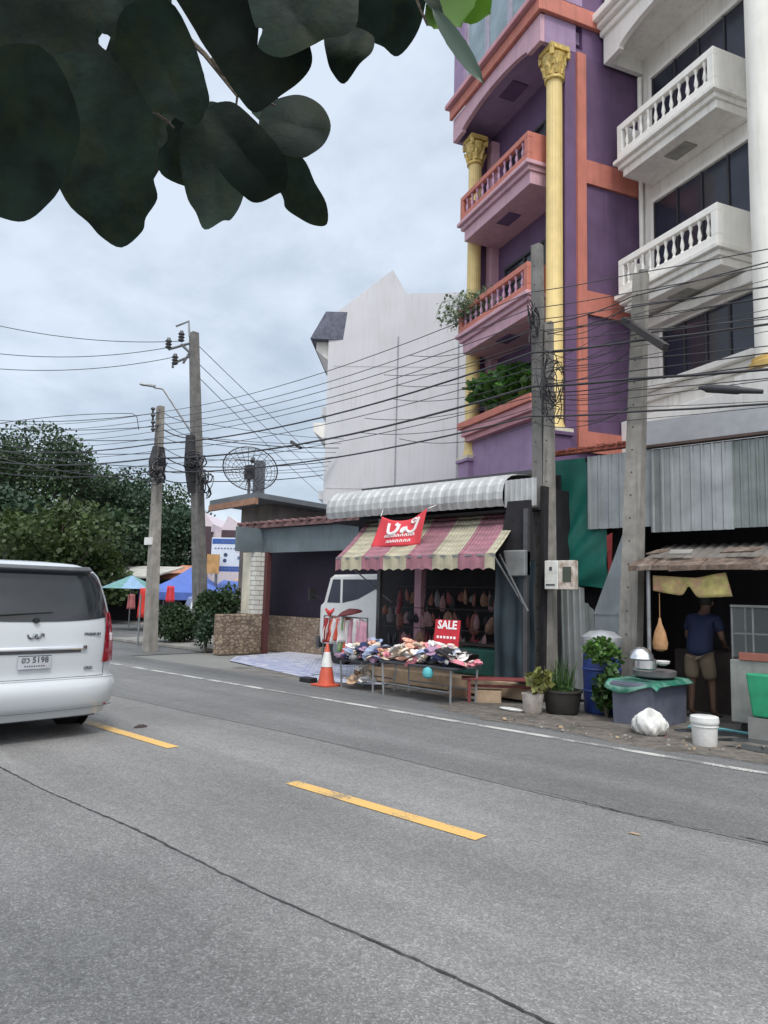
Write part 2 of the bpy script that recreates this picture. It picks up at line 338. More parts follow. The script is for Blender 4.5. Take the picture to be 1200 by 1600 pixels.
TIN2 = mat('zinc_sheet_dull', (.24, .27, .26), .5, .45, var=.2, scale=2.5, streak=.5, dirt=(.13, .14, .13))
TINL = mat('zinc_canopy', (.42, .43, .43), .6, .25, var=.15, scale=4, streak=.45, dirt=(.25, .26, .25))
RUST = mat('rusty_sheet', (.12, .085, .065), .85, .1, var=.5, scale=11, dirt=(.30, .25, .21), dirt_amt=.8, dirt_scale=4)
RUSTR = mat('rusty_red_edge', (.30, .09, .06), .85, var=.5, scale=14)
OLDROOF = mat('grey_brown_roof', (.15, .135, .12), .85, var=.25, scale=3, streak=.6, dirt=(.12, .1, .085))
TARPG = mat('green_tarpaulin', (.012, .14, .11), .55, var=.18, scale=3, bump=.25, bscale=12)
TARPD = mat('dark_blue_tarpaulin', (.014, .028, .038), .6, var=.3, scale=3, bump=.5, bscale=6)
DARK = mat('dark_interior', (.014, .013, .016), .9, var=.3); DARK2 = mat('dark_wood', (.045, .032, .028), .8, var=.3)  # dark_interior: near-black base colour standing in for unlit depth
BLACK = mat('black_rubber', (.012, .012, .013), .55, var=.2); CABLE = mat('cable_black', (.028, .028, .032), .5)
METAL = mat('galvanised_steel', (.25, .26, .27), .5, .6, var=.2); STEELD = mat('dark_steel', (.09, .09, .095), .5, .5)
WPAINT = mat('van_white_paint', (.47, .50, .52), .22, 0, var=.015, scale=1, coat=.6)
CHROME = mat('chrome', (.75, .76, .78), .12, 1, var=.02); REDL = mat('tail_light_red', (.26, .008, .02), .12, coat=1, var=.3, scale=12)
WPLAST = mat('white_plastic', (.66, .66, .64), .4, var=.08, scale=8, dirt=(.35, .34, .3), dirt_amt=.35, dirt_scale=9)
BLUEB = mat('blue_barrel_plastic', (.02, .045, .19), .45, var=.2); STEEL = mat('bright_steel', (.72, .73, .74), .22, .9, var=.05)
GREYP = mat('grey_tub_plastic', (.10, .11, .15), .4, var=.15, scale=4, dirt=(.17, .18, .21), dirt_amt=.5, dirt_scale=3)
GREEN_P = mat('green_plastic', (.02, .26, .13), .45, var=.2, scale=6); GREENT = mat('green_table_cover', (.02, .15, .10), .5, var=.3, scale=5, dirt=(.35, .48, .42), dirt_amt=.5, dirt_scale=6)
REDC = mat('red_cloth', (.60, .045, .06), .7, var=.12, scale=5); REDS = mat('red_sign', (.50, .02, .035), .6, var=.15, scale=5)
WTXT = mat('white_lettering', (.82, .78, .77), .6, var=.03); DTXT = mat('dark_lettering', (.05, .055, .065), .5)
CONE = mat('traffic_cone_orange', (.50, .085, .045), .5, var=.15, scale=8); TILEW = mat('tile_pale', (.47, .48, .60), .35, var=.1)
FOL = mat('foliage', (.036, .070, .026), .6, var=.3, scale=.4, island=.35, trans=.25); FOL2 = mat('foliage_yellow_green', (.045, .075, .018), .6, var=.3, scale=.5, island=.35, trans=.25)
FOLD = mat('foliage_deep', (.028, .060, .030), .6, var=.3, scale=.4, island=.35, trans=.2); FOLP = mat('foliage_potted', (.04, .095, .02), .5, var=.2, scale=2, island=.6, trans=.25)
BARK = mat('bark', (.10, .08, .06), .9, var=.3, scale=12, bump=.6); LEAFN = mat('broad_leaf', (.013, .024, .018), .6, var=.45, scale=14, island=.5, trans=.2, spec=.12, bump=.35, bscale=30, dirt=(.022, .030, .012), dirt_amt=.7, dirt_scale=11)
LEAFB = mat('broad_leaf_sunlit', (.09, .20, .02), .45, var=.15, scale=9, trans=.5)  # lit copy of broad_leaf, sunlight put into its brighter green
REDW = mat('red_wood', (.17, .035, .035), .6, var=.3); TANB = mat('tan_block', (.33, .24, .16), .85, var=.3, scale=5)
SKIN = mat('skin', (.13, .07, .048), .6, var=.1); SHIRT = mat('navy_shirt', (.010, .018, .055), .8, var=.15, scale=4, bump=.3, bscale=10); SHORT = mat('khaki_shorts', (.17, .135, .09), .85, var=.15, bump=.3, bscale=10)
HAIR = mat('black_hair', (.008, .007, .007), .6)
STONE = stonemat('stone_cladding', (.19, .13, .09), (.33, .26, .19), (.13, .10, .08), 6.5, 13)
def brickmat(name, c1, c2, mo, bw, rh):
    m = bpy.data.materials.new(name); m.use_nodes = True; t = m.node_tree; n = t.nodes; p = n['Principled BSDF']; L = t.links.new
    tcn = n.new('ShaderNodeTexCoord'); sp = n.new('ShaderNodeSeparateXYZ'); L(tcn.outputs['Object'], sp.inputs[0]); a = n.new('ShaderNodeMath'); a.operation = 'ADD'; L(sp.outputs[0], a.inputs[0]); L(sp.outputs[1], a.inputs[1])
    c = n.new('ShaderNodeCombineXYZ'); L(a.outputs[0], c.inputs[0]); L(sp.outputs[2], c.inputs[1]); br = n.new('ShaderNodeTexBrick'); L(c.outputs[0], br.inputs[0]); br.inputs['Scale'].default_value = 1
    br.inputs['Brick Width'].default_value = bw; br.inputs['Row Height'].default_value = rh; br.inputs['Mortar Size'].default_value = .01
    for k, v in (('Color1', c1), ('Color2', c2), ('Mortar', mo)): br.inputs[k].default_value = (*v, 1)
    L(br.outputs[0], p.inputs['Base Color']); p.inputs['Roughness'].default_value = .8; bp = n.new('ShaderNodeBump'); bp.inputs['Distance'].default_value = .01; bp.invert = True; L(br.outputs['Fac'], bp.inputs['Height']); L(bp.outputs[0], p.inputs['Normal']); return m
WBRICK = brickmat('white_brick', (.62, .61, .55), (.52, .51, .47), (.26, .25, .22), .36, .13)
FASC = mat('blue_grey_fascia', (.12, .15, .165), .7, var=.2, scale=2, streak=.5, dirt=(.07, .085, .09)); PURS = mat('purple_shutter', (.017, .009, .025), .7, var=.2)
BROWN = mat('brown_wood', (.36, .20, .13), .7, var=.2, scale=4, streak=.4, dirt=(.16, .1, .08)); TEALC = mat('teal_canvas', (.05, .32, .29), .7, var=.15); BLUEC = mat('blue_canvas', (.07, .13, .42), .65, var=.12, scale=3)
OROOF = mat('orange_tile_roof', (.42, .19, .12), .8, var=.35, scale=8); SIGNW = mat('sign_white', (.62, .68, .78), .5, var=.05); SIGNB = mat('sign_blue', (.03, .10, .36), .5, var=.1)

# ------------------------------------------------------------------ ground and road
def sheet(name, x0, x1, y0, y1, z, m, n=1):
    b = MB(); b.quad((x0, y0, z), (x1, y0, z), (x1, y1, z), (x0, y1, z)); return struct(b.build(name, m))
sheet('ground', -900, 900, -900, 900, -.012, FARG)
sheet('road', -160, 60, 2.60, 5.95, 0, A_OLD)
sheet('road_near_lane', -160, 60, -.6, 2.675, .004, A_NEAR)
b = MB()
random.seed(3)
xs = [-160 + i * .9 for i in range(245)]
edge = [5.70 + .05 * sin(x * .7) + random.uniform(-.02, .02) for x in xs]
for i in range(len(xs) - 1): b.quad((xs[i], edge[i], .004), (xs[i + 1], edge[i + 1], .004), (xs[i + 1], 8.35, .004), (xs[i], 8.35, .004))
struct(b.build('road_far_lane', A_LANE))
sheet('road_shoulder', -160, 60, 8.35, 9.3, 0.002, A_SIDE)
# dirt verge on the right, cement strip under the shops
b = MB(); pts = []
for i in range(60):
    x = -7.2 + i * .25; pts.append((x, 8.42 + .10 * sin(x * 2.1) + random.uniform(-.06, .06) + max(0, (-5.9 - x)) * .45))
def dz(x, y): return .012 + .035 * max(0, sin((x + 5.2) * 1.3)) * max(0, 1 - abs(y - 9.1) / .7) + .012 * sin(x * 7.3) * sin(y * 9.1)
for i in range(59):
    for j in range(6):
        q = []
        for (a, t) in ((i, j), (i + 1, j), (i + 1, j + 1), (i, j + 1)):
            x, y0 = pts[a]; y = y0 + (10.0 - y0) * t / 6; q.append((x, y, max(.008, dz(x, y)) if t else .005))
        b.quad(*q)
struct(b.build('dirt_verge', DIRT, smooth=True))
sheet('shop_floor', -13.5, 12, 9.3, 16, .003, mat('worn_floor', (.15, .142, .13), .85, var=.25, scale=3, bump=.3, dirt=(.05, .046, .042), dirt_amt=.8, dirt_scale=1.4))
sheet('side_street', -60, -17.2, 9.3, 60, .001, A_SIDE)
sheet('side_street_pavement', -52, -24, 18, 26, .006, CEM)
b = MB(); b.box(-22.5, -17.3, 11.5, 15.5, .001, .10); struct(b.build('pavement', CEM, bevel=.02))
b = MB(); b.box(-17.15, -13.6, 10.25, 11.3, .001, .09); 
# tiled apron with a blue pattern
def tilemat():
    m = bpy.data.materials.new('patterned_tiles'); m.use_nodes = True; t = m.node_tree; n = t.nodes; p = n['Principled BSDF']; L = t.links.new
    tcn = n.new('ShaderNodeTexCoord'); mp = n.new('ShaderNodeMapping'); mp.inputs['Scale'].default_value = (3.3, 3.3, 3.3); L(tcn.outputs['Object'], mp.inputs[0])
    mg = n.new('ShaderNodeTexMagic'); mg.turbulence_depth = 3; mg.inputs['Scale'].default_value = 3; L(mp.outputs[0], mg.inputs[0])
    no = n.new('ShaderNodeTexNoise'); no.inputs['Scale'].default_value = 1.3; no.inputs['Detail'].default_value = 5; L(mp.outputs[0], no.inputs[0])
    ad = n.new('ShaderNodeMath'); ad.operation = 'MULTIPLY'; L(mg.outputs['Fac'], ad.inputs[0]); L(no.outputs[0], ad.inputs[1])
    r = n.new('ShaderNodeValToRGB'); r.color_ramp.elements[0].position = .2; r.color_ramp.elements[0].color = (.60, .62, .68, 1); r.color_ramp.elements[1].position = .36; r.color_ramp.elements[1].color = (.26, .30, .50, 1); L(ad.outputs[0], r.inputs[0])
    br = n.new('ShaderNodeTexBrick'); br.offset = 0; br.inputs['Scale'].default_value = 1; br.inputs['Mortar Size'].default_value = .02; br.inputs['Brick Width'].default_value = 1; br.inputs['Row Height'].default_value = 1; br.inputs['Mortar'].default_value = (.55, .55, .55, 1)
    br.inputs['Color1'].default_value = br.inputs['Color2'].default_value = (1, 1, 1, 1); L(mp.outputs[0], br.inputs[0])
    mu = n.new('ShaderNodeMix'); mu.data_type = 'RGBA'; mu.blend_type = 'MULTIPLY'; mu.inputs[0].default_value = 1; L(r.outputs[0], mu.inputs[6]); L(br.outputs[0], mu.inputs[7]); L(mu.outputs[2], p.inputs['Base Color'])
    p.inputs['Roughness'].default_value = .35; return m
b = MB(); b.add([(-15.6, 11.3, .02), (-14.8, 10.55, .012), (-10.5, 9.55, .012), (-9.4, 9.9, .02), (-9.4, 13.3, .05), (-15.9, 13.3, .05)], [(0, 1, 2, 3, 4, 5)])
struct(b.build('tiled_apron', tilemat()))
# markings
def marks(name, m, segs, y0, y1, z):
    b = MB()
    for a, c in segs: b.quad((a, y0, z), (c, y0, z), (c, y1, z), (a, y1, z))
    return struct(b.build(name, m))
marks('yellow_centre_line', YEL, [(-5.07 - 3.9 * k, -3.07 - 3.9 * k) for k in range(-6, 24)], 4.25, 4.39, .005)
b = MB()
for i in range(220):
    x = -120 + i * .8; w_ = random.uniform(-.008, .008)
    b.quad((x, 7.94 + w_, .0085), (x + .8, 7.94, .0085), (x + .8, 8.06 + w_, .0085), (x, 8.06, .0085))
struct(b.build('white_edge_line', WHT))
b = MB(); random.seed(5); px = None; y = 2.685
for i in range(520):
    x = -20 + i * .05; ny = 2.685 + .018 * sin(x * 2.3) + random.uniform(-.006, .006); hw = random.uniform(.004, .009)
    if px is not None: b.quad((px, y - hw, .0075), (x, ny - hw, .0075), (x, ny + hw, .0075), (px, y + hw, .0075))
    px, y = x, ny
struct(b.build('road_joint', SEAM))
b = MB(); px = None
for i in range(110):
    x = -3.6 + i * .05; ny = 5.69 + .03 * sin(x * 3) + random.uniform(-.012, .012); hw = random.uniform(.002, .009) * (1 if (i // 9) % 3 else .3)
    if px is not None: b.quad((px, y - hw, .0085), (x, ny - hw, .0085), (x, ny + hw, .0085), (px, y + hw, .0085))
    px, y = x, ny
struct(b.build('road_crack', SEAM))
b = MB(); p = G(220, 1136, .005); b.lathe([(.05, 0), (.04, .015), (.02, .03)], p, 7, .7, 1.9); tag(b.build('rag', DARK2), 'small dark scrap lying beside the yellow dash near the van', 'rag')
b = MB(); p = G(992, 1304, .0)
b.T = Matrix.Translation(p + Vector((0, 0, .004))); b.add([(-.05, -.01, 0), (.0, -.02, .004), (.05, 0, 0), (.02, .025, .002), (-.03, .02, .004)], [(0, 1, 2, 3, 4)]); tag(b.build('leaf_scrap', TANB), 'tiny pale scrap lying on the asphalt right of the yellow dash', 'scrap')
# near pavement the photographer stands on
b = MB(); b.box(-160, 60, -8, -.6, -.01, .14); struct(b.build('near_pavement', CEM))

# ------------------------------------------------------------------ shophouses, in the shared frame of their facades
BA = R(-24.5)
_p = D(844, 60, 17.3); BO = Vector((_p.x, _p.y, 0))
def baluster_mesh(h, r=.045):
    b = MB(); b.lathe([(r * .9, 0), (r * .9, h * .08), (r * .5, h * .14), (r * 1.05, h * .34), (r * .75, h * .5), (r * .38, h * .72), (r * .7, h * .84), (r * .9, h * .9), (r * .9, h)], n=10); return b
def balcony(parent, x0, x1, y0, y1, ztop, zopen1, zopen0, zledge, zbot, mrail, mslab, mbal, nb, wallmat):
    a = MB()
    a.box(x0, x1, y0, y0 + .13, zopen1, ztop)                # top rail
    a.box(x0, x1, y0, y0 + .13, zledge, zopen0)              # bottom rail
    a.box(x0, x0 + .16, y0, y0 + .13, zopen0, zopen1); a.box(x1 - .16, x1, y0, y0 + .13, zopen0, zopen1)
    for xa, xb in ((x0, x0 + .1), (x1 - .1, x1)): a.box(xa, xb, y0 + .13, y1 - .003, zledge, ztop)   # solid cheeks
    bo = a.build('balcony', mrail, parent, bevel=.012)
    s = MB(); h = zledge - zbot
    s.box(x0 - .07, x1 + .07, y0 - .07, y1 - .003, zledge - .10 , zledge - .002)
    s.box(x0 + .0, x1 - .0, y0 + .02, y1 - .003, zledge - .22, zledge - .102)
    s.box(x0 + .08, x1 - .04, y0 + .10, y1 - .003, zbot, zledge - .222)
    so = s.build('slab', mslab, bo, bevel=.012)
    c = MB(); cx = (x0 + x1) / 2; c.box(cx - .3, cx + .3, y0 + .35, y0 + .7, zbot - .03, zbot - .001); c.build('ceiling_hatch', wallmat, bo)
    xa, xb = x0 + .16, x1 - .16
    base = baluster_mesh(zopen1 - zopen0)
    o0 = None
    for i in range(nb):
        x = xa + (xb - xa) * (i + .5) / nb
        if o0 is None: o0 = base.build('baluster', mbal, bo, smooth=True); o = o0
        else: o = o0.copy(); COL.objects.link(o); o.parent = bo
        o.location = (x, y0 + .065, zopen0)
    return bo
def arch_poly(x0, x1, ztop, zend, rise, foot=.55):
    pts = [(x0, ztop), (x0, zend), (x0 + foot, zend + .03)]
    n = 18; L0, L1 = x0 + foot, x1 - foot
    for i in range(n + 1):
        t = i / n; pts.append((L0 + (L1 - L0) * t, zend + .10 + rise * sin(pi * t) ** .7))
    pts += [(x1 - foot, zend + .03), (x1, zend), (x1, ztop)]
    return pts

P = thing('purple_shophouse', 'tall purple and orange shophouse with yellow columns behind the roadside stall', 'building', BO, BA)
b = MB(); b.box(-4.35, 0, 1.2, 12, 0, 19.5); b.box(-.25, 0, .7, 1.2, 0, 14.75); b.box(-4.35, -4.1, .7, 1.2, 0, 14.75); b.build('wall', PURP, P)
b = MB()
for z0, z1 in ((4.95, 5.43), (8.18, 8.74), (11.37, 11.95)): b.box(.0, .07, 1.252, 12, z0, z1)
b.box(0, .075, 1.0, 1.25, 4.95, 14.62); b.build('orange_banding', ORAN, P)
b = MB()
for z0, z1 in ((5.43, 8.18), (8.74, 11.37), (11.95, 14.62)): b.box(.001, .012, 1.27, 12, z0 + .01, z1 - .01)
b.build('side_panel', PURPD, P)
b = MB(); b.box(0, .07, 1.86, 12, 14.62, 14.86); b.build('side_beam', PURPD, P)
b = MB(); b.box(0, .11, .0, 12, 15.35, 15.77); b.box(-4.42, 0.11, -.10, 0, 15.33, 15.62); b.build('cornice', ORAN, P, bevel=.015)
b = MB(); b.box(-4.5, .03, -.22, 0, 15.66, 15.80); b.box(-4.46, .02, -.14, -.0, 15.80, 15.9); b.build('cornice_ledge', PINK, P, bevel=.02)
b = MB(); b.prism(arch_poly(-4.35, 0, 15.32, 14.63, .22), (0, 0, 0), (1, 0, 0), (0, 0, 1), (0, .12, 0)); b.build('arched_fascia', LILAC, P)
b = MB(); b.box(-.0 - .12, .008, .12, 1.0, 14.63, 15.34); b.box(-4.35, -4.23, .12, 1.2, 14.63, 15.3); b.box(-4.23, -.12, .12, 1.2, 14.98, 15.3); b.build('porch_ceiling', LILACM, P)
b = MB(); b.box(-2.5, -1.8, .4, .85, 14.94, 14.98); b.build('ceiling_hatch', PURP, P)
# top storey
b = MB(); b.box(-4.35, -3.75, 0, 1.2, 15.9, 19.5); b.box(-.35, -.001, 0, 1.2, 15.9, 19.5); b.box(-3.75, -.35, .05, 1.2, 15.9, 16.0); b.build('upper_wall', LILACM, P)
for x0, x1 in ((-3.72, -2.65), (-2.6, -1.5), (-1.45, -.38)):
    b = MB(); b.box(x0, x1, .12, .16, 16.02, 19.5); wo = b.build('window', GLASSL, P)
    b = MB(); b.box(x0 - .03, x0 + .05, .06, .119, 16.0, 19.5); b.box(x1 - .05, x1 + .03, .06, .119, 16.0, 19.5); b.build('frame', mat('lilac_grey_frame', (.35, .33, .4), .5), wo)
# windows in the recessed front wall
for z0, z1 in ((11.95, 13.76), (8.75, 10.56), (6.3, 7.6)):
    b = MB(); b.box(-3.3, -.45, 1.15, 1.19, z0, z1); wo = b.build('window', GLASS, P)
    b = MB()
    for x in (-3.34, -2.4, -1.45, -.49): b.box(x, x + .07, 1.11, 1.149, z0, z1)
    b.box(-3.34, -.42, 1.10, 1.148, z1, z1 + .08); b.box(-3.26, -.5, 1.12, 1.147, z1 - .5, z1 - .45); b.build('frame', FRAMED, wo)
b = MB(); b.box(-4.05, -3.75, .95, 1.19, 6, 14.6); b.build('downpipe_casing', LILAC, P)
for zt, zo1, zo0, zl, zb in ((12.68, 12.54, 12.14, 11.94, 11.40), (9.44, 9.30, 8.90, 8.72, 8.2)):
    balcony(P, -3.85, -.5, 0.0, 1.2, zt, zo1, zo0, zl, zb, ORAN, LILAC, mat('pink_baluster', (.50, .30, .42), .6), 11, PURP)
# flower ledge and lower wall
b = MB(); b.box(-3.95, -.45, .05, 1.2, 6.12, 6.3); lo = b.build('planter_ledge', ORAN, P, bevel=.012)
b = MB(); b.box(-3.85, -.5, .12, 1.2, 5.92, 6.118); b.box(-3.8, -.55, .22, 1.2, 5.78, 5.918); b.build('ledge_moulding', PINK, lo, bevel=.012)
b = MB(); b.box(-3.9, -.5, .42, 1.2, 0, 5.778); b.build('lower_wall', LILACM, P)
b = MB(); b.box(-3.7, -.7, .385, .418, 4.3, 5.4); b.build('signboard_panel', LILACM, P)
for cx in (-.15, -3.93):
    cy = .5
    b = MB(); prof = []; nf = 20; n = 64; vs = []
    zs = [5.42, 5.5, 5.6, 13.8]; rs = [.235, .235, .20, .185]
    for z_, r_ in zip(zs, rs):
        for k in range(n):
            a = 2 * pi * k / n; rr = r_ - (.012 * abs(cos(a * nf / 2)) if z_ > 5.55 else 0); vs.append((cx + rr * cos(a), cy + rr * sin(a), z_))
    fs = [(i * n + k, i * n + (k + 1) % n, (i + 1) * n + (k + 1) % n, (i + 1) * n + k) for i in range(3) for k in range(n)]
    b.add(vs, fs); co = b.build('column', GOLD, P, smooth=True)
    b = MB(); b.lathe([(.2, 13.8), (.235, 13.82), (.235, 13.88), (.195, 13.9), (.2, 14.15), (.29, 14.42), (.25, 14.44)], (cx, cy, 0), 24)
    for k in range(8):     # acanthus leaves and volutes
        a = 2 * pi * k / 8 + .39; c_, s_ = cos(a), sin(a)
        b.tube([(cx + .20 * c_, cy + .20 * s_, 13.92), (cx + .25 * c_, cy + .25 * s_, 14.1), (cx + .31 * c_, cy + .31 * s_, 14.16), (cx + .3 * c_, cy + .3 * s_, 14.08)], [.05, .055, .035, .02], 6)
    for k in range(4):
        a = pi / 2 * k + pi / 4; c_, s_ = cos(a), sin(a)
        b.tube([(cx + .2 * c_, cy + .2 * s_, 14.15), (cx + .26 * c_, cy + .26 * s_, 14.42), (cx + .33 * c_, cy + .33 * s_, 14.44), (cx + .32 * c_, cy + .32 * s_, 14.33), (cx + .28 * c_, cy + .28 * s_, 14.35)], [.04, .06, .065, .055, .03], 7)
    b.box(cx - .26, cx + .26, cy - .26, cy + .26, 14.5, 14.62); b.build('capital', GOLDM, co, smooth=True)
    b = MB(); b.box(cx - .3, cx + .3, cy - .3, cy + .3, 5.34, 5.42); b.build('base_slab', CREAM, co)
    b = MB(); b.box(cx - .27, cx + .27, cy - .27, cy + .27, 0, 5.25); b.box(cx - .32, cx + .32, cy - .32, cy + .32, 5.252, 5.338); b.build('pedestal', LILACM if cx < -1 else PURP, co, bevel=.01)

# white shophouse
WO = BO + Matrix.Rotation(BA, 3, 'Z') @ Vector((1.9, 2.85, 0))
Wt = thing('white_shophouse', 'stained white shophouse with two baluster balconies at the right of the picture', 'building', WO, BA)
WT = Matrix.Translation((-1.9, -2.85, 0))
def WB(): q = MB(); q.T = WT.copy(); return q
b = WB(); b.box(.002, 9, 2.85, 12, 0, 19.5); b.build('wall', WALLW2, Wt)
class _Off:   # children placed by location need the same shift
    pass
offe = bpy.data.objects.new('tmp', None)
def wbalcony(x0, x1, zt, zo1, zo0, zl, zb):
    dx, dy = -1.9, -2.85
    return balcony(Wt, x0 + dx, x1 + dx, 1.85 + dy, 2.85 + dy, zt, zo1, zo0, zl, zb, WALLW, WALLW2, WALLW, 11, mat('hatch_grey', (.3, .3, .28), .8))
bpy.data.objects.remove(offe)
wbalcony(.42, 3.27, 12.72, 12.56, 12.06, 11.86, 11.45)
wbalcony(.42, 3.27, 9.42, 9.27, 8.78, 8.58, 8.18)
wbalcony(5.6, 8.45, 12.72, 12.56, 12.06, 11.86, 11.45)
wbalcony(5.6, 8.45, 9.42, 9.27, 8.78, 8.58, 8.18)
for xo in (0, 5.18):
    for z0, z1, xa, xb in ((12.0, 14.1, .58, 3.45), (8.75, 10.95, .58, 3.45), (6.65, 7.78, .80, 3.3)):
        b = WB(); b.box(xa + xo, xb + xo, 2.80, 2.849, z0, z1); wo = b.build('window', GLASS, Wt)
        b = WB()
        for k in range(5):
            x = xa + xo + (xb - xa - .05) * k / 4; b.box(x, x + .05, 2.77, 2.799, z0, z1)
        b.build('mullion', FRAMED, wo)
        b = WB(); b.box(xa + xo - .09, xa + xo - .002, 2.75, 2.849, z0, z1 + .02); b.box(xa + xo - .09, xb + xo + .03, 2.74, 2.848, z1 + .022, z1 + .12); b.build('surround', WALLW, wo)
b = WB(); b.box(.05, 9, 2.45, 2.849, 6.38, 6.52); b.box(.05, 9, 2.58, 2.849, 6.2, 6.378); b.box(.05, 9, 2.7, 2.849, 5.85, 6.198); b.build('sill_ledge', WALLW2, Wt, bevel=.02)
b = WB(); b.box(.05, 9, 2.2, 2.849, 4.95, 5.75); b.build('lower_band', WALLW, Wt, bevel=.015)
b = WB(); b.box(.25, 3.7, 2.5, 2.849, 7.86, 8.1); b.build('awning_ledge', WALLW2, Wt, bevel=.02)
b = WB(); b.cyl((.18, 2.76, 5), (.18, 2.76, 14.4), .055, n=10); b.build('downpipe', WALLW, Wt, smooth=True)
for cx in (4.39,):
    b = WB(); b.cyl((cx, 1.95, 5.95), (cx, 1.95, 19), .34, n=40); co = b.build('column', mat('column_white', (.86, .84, .77), .7, var=.06, scale=2, streak=.35, dirt=(.4, .37, .3)), Wt, smooth=True)
    b = WB(); b.lathe([(.4, 5.7), (.46, 5.75), (.46, 5.85), (.40, 5.88), (.4, 5.95)], (cx, 1.95, 0), 32); b.build('base_ring', mat('ochre_band', (.6, .40, .12), .6), co, smooth=True)
    b = WB(); b.box(cx - .5, cx + .5, 1.5, 2.5, 4.12, 5.69); b.build('pedestal', WALLW2, co)
for xo in (0, 5.18):
    b = WB(); b.prism(arch_poly(.1 + xo, 3.9 + xo, 15.2, 14.5, .25), (0, 1.75, 0), (1, 0, 0), (0, 0, 1), (0, .13, 0)); b.build('arched_fascia', WALLW, Wt)
b = WB(); b.box(.1, .22, 1.88, 2.849, 14.5, 15.2); b.box(.22, 9, 1.88, 2.849, 14.85, 15.2); b.build('porch_ceiling', WALLW2, Wt)
b = WB(); b.box(.05, 9, 1.66, 2.849, 15.2, 15.36); b.box(0.0, 9, 1.55, 2.849, 15.362, 15.5); b.box(-.05, 9, 1.42, 2.849, 15.502, 15.7); b.build('cornice', WALLW, Wt, bevel=.03)
b = WB(); b.box(.15, 9, 1.75, 2.849, 15.702, 19); b.build('upper_wall', WALLW2, Wt)
tag(Wt, 'stained white shophouse with two baluster balconies at the right of the picture', 'building')
# house number plate
q = P.matrix_world
b = WB(); b.box(3.24, 3.62, 2.165, 2.198, 5.22, 5.52); so = b.build('number_plate', mat('plate_white', (.75, .74, .7), .5), Wt)
text_mesh('lettering', '10', .26, mat('grey_lettering', (.22, .22, .22), .6), so, WT @ Matrix.Translation((3.43, 2.160, 5.36)) @ Matrix.Rotation(pi / 2, 4, 'X'))

# big pale grey building beyond
d30 = Vector((CR.x, CR.y, 0)).normalized()
bang = math.atan2(23.95 - 19.98, -17.6 + 22.17)
BT = thing('grey_end_wall_building', 'big pale grey building showing a blank end wall with a pointed gable', 'building', (-22.17, 19.98, 0), bang + R(-1))
bw = MB(); bw.box(0, 12, 0, 14, 0, 13.1)
bw.prism([(0, 13.1), (2.6, 15.2), (3.2, 14.15), (6.1, 14.25), (12, 14.25), (12, 13.1)], (0, 0, 0), (1, 0, 0), (0, 0, 1), (0, .35, 0))
bw.build('wall', BIGW, BT)
b = MB(); b.prism([(2.6, 15.18), (3.22, 14.12), (2.55, 14.1)], (0, .02, 0), (1, 0, 0), (0, 0, 1), (0, 3.2, 0)); b.build('gable_return', WALLW2, BT)
b = MB()
b.box(2.86, 2.93, -.012, -.001, 2, 12.3); b.box(5.35, 5.42, -.012, -.001, 2, 14.2); b.build('expansion_joint', BIGL, BT)
b = MB(); b.box(.25, 6.9, -.006, -.001, 11.0, 11.03); b.box(.1, 6.9, -.006, -.001, 5.9, 5.93); b.build('floor_line', mat('faint_line', (.40, .39, .40), .8), BT)
b = MB(); b.hexa([(-.75, -.15, 11.6 + .55), (.6, -.0, 12.15), (.6, 5, 12.15), (-.75, 5, 12.15)], [(-.15, -.05, 13.35), (.75, .0, 13.35), (.75, 5, 13.35), (-.15, 5, 13.35)]); b.build('roof', SLATE, BT)
for z in (11.35, 7.9, 4.4):
    b = MB(); b.prism([(0, 0), (-.55, .45), (-.55, .8), (0, .8)], (-.001, .3, z), (1, 0, 0), (0, 0, 1), (0, 4, 0)); b.build('balcony', WALLW2, BT)
for z in (9.2, 5.6):
    b = MB(); b.box(-.35, -.001, 1.0, 3.5, z, z + .35); b.build('sunshade', BIGW, BT)

# ------------------------------------------------------------------ sale stall with canopy and striped awning
ST = thing('roadside_shop_shed', 'dark open-fronted shop shed under a curled zinc canopy and a striped awning', 'shop', (-9, 11, 0))
ST.location = (0, 0, 0)
b = MB(); b.box(-11.2, -6.35, 14.0, 14.1, 0, 3.5); b.box(-6.42, -6.35, 10.6, 14, 0, 3.5); b.box(-11.1, -6.42, 11.75, 11.83, 0, 3.6); b.box(-11.3, -6.43, 11.25, 11.3, 2.6, 3.78); b.build('wall', DARK, ST)  # partition and panel above the awning: near-black boards added for the shade there
b = MB(); b.box(-10.2, -6.36, 10.25, 13.9, .04, .30); b.build('floor_plinth', TANB, ST, bevel=.02)
# curled canopy: ribbed sheet curved over the front
prof = [(10.38, 3.18), (10.33, 3.3), (10.33, 3.42), (10.37, 3.55), (10.47, 3.66), (10.6, 3.73), (10.8, 3.77), (11.3, 3.83), (12.2, 3.93)]
def canopy(x0, x1, pitch, amp):
    b = MB(); n = int((x1 - x0) / pitch); xs = []
    for i in range(n):
        for t, o in ((0, 0), (.15, 1), (.45, 1), (.6, 0)): xs.append((x0 + (x1 - x0) * (i + t) / n, o))
    xs.append((x1, 0)); vs = []
    cy, cz = 10.9, 3.3
    for (x, o) in xs:
        for (y, z) in prof:
            dx = Vector((0, y - 10.9, z - 3.1)); dx.normalize(); vs.append((x, y + dx.y * amp * o, z + dx.z * amp * o + (x + 9) * .0))
    m = len(prof); b.add(vs, [(i * m + j, (i + 1) * m + j, (i + 1) * m + j + 1, i * m + j + 1) for i in range(len(xs) - 1) for j in range(m - 1)])
    return b
canopy(-11.35, -6.98, .2, .022).build('canopy', TINL, ST)
b = MB(); b.corr((-7.0, 10.42), (-6.38, 10.42), 3.62, 3.16, .1, .02); b.build('canopy_end_panel', TINL, ST)
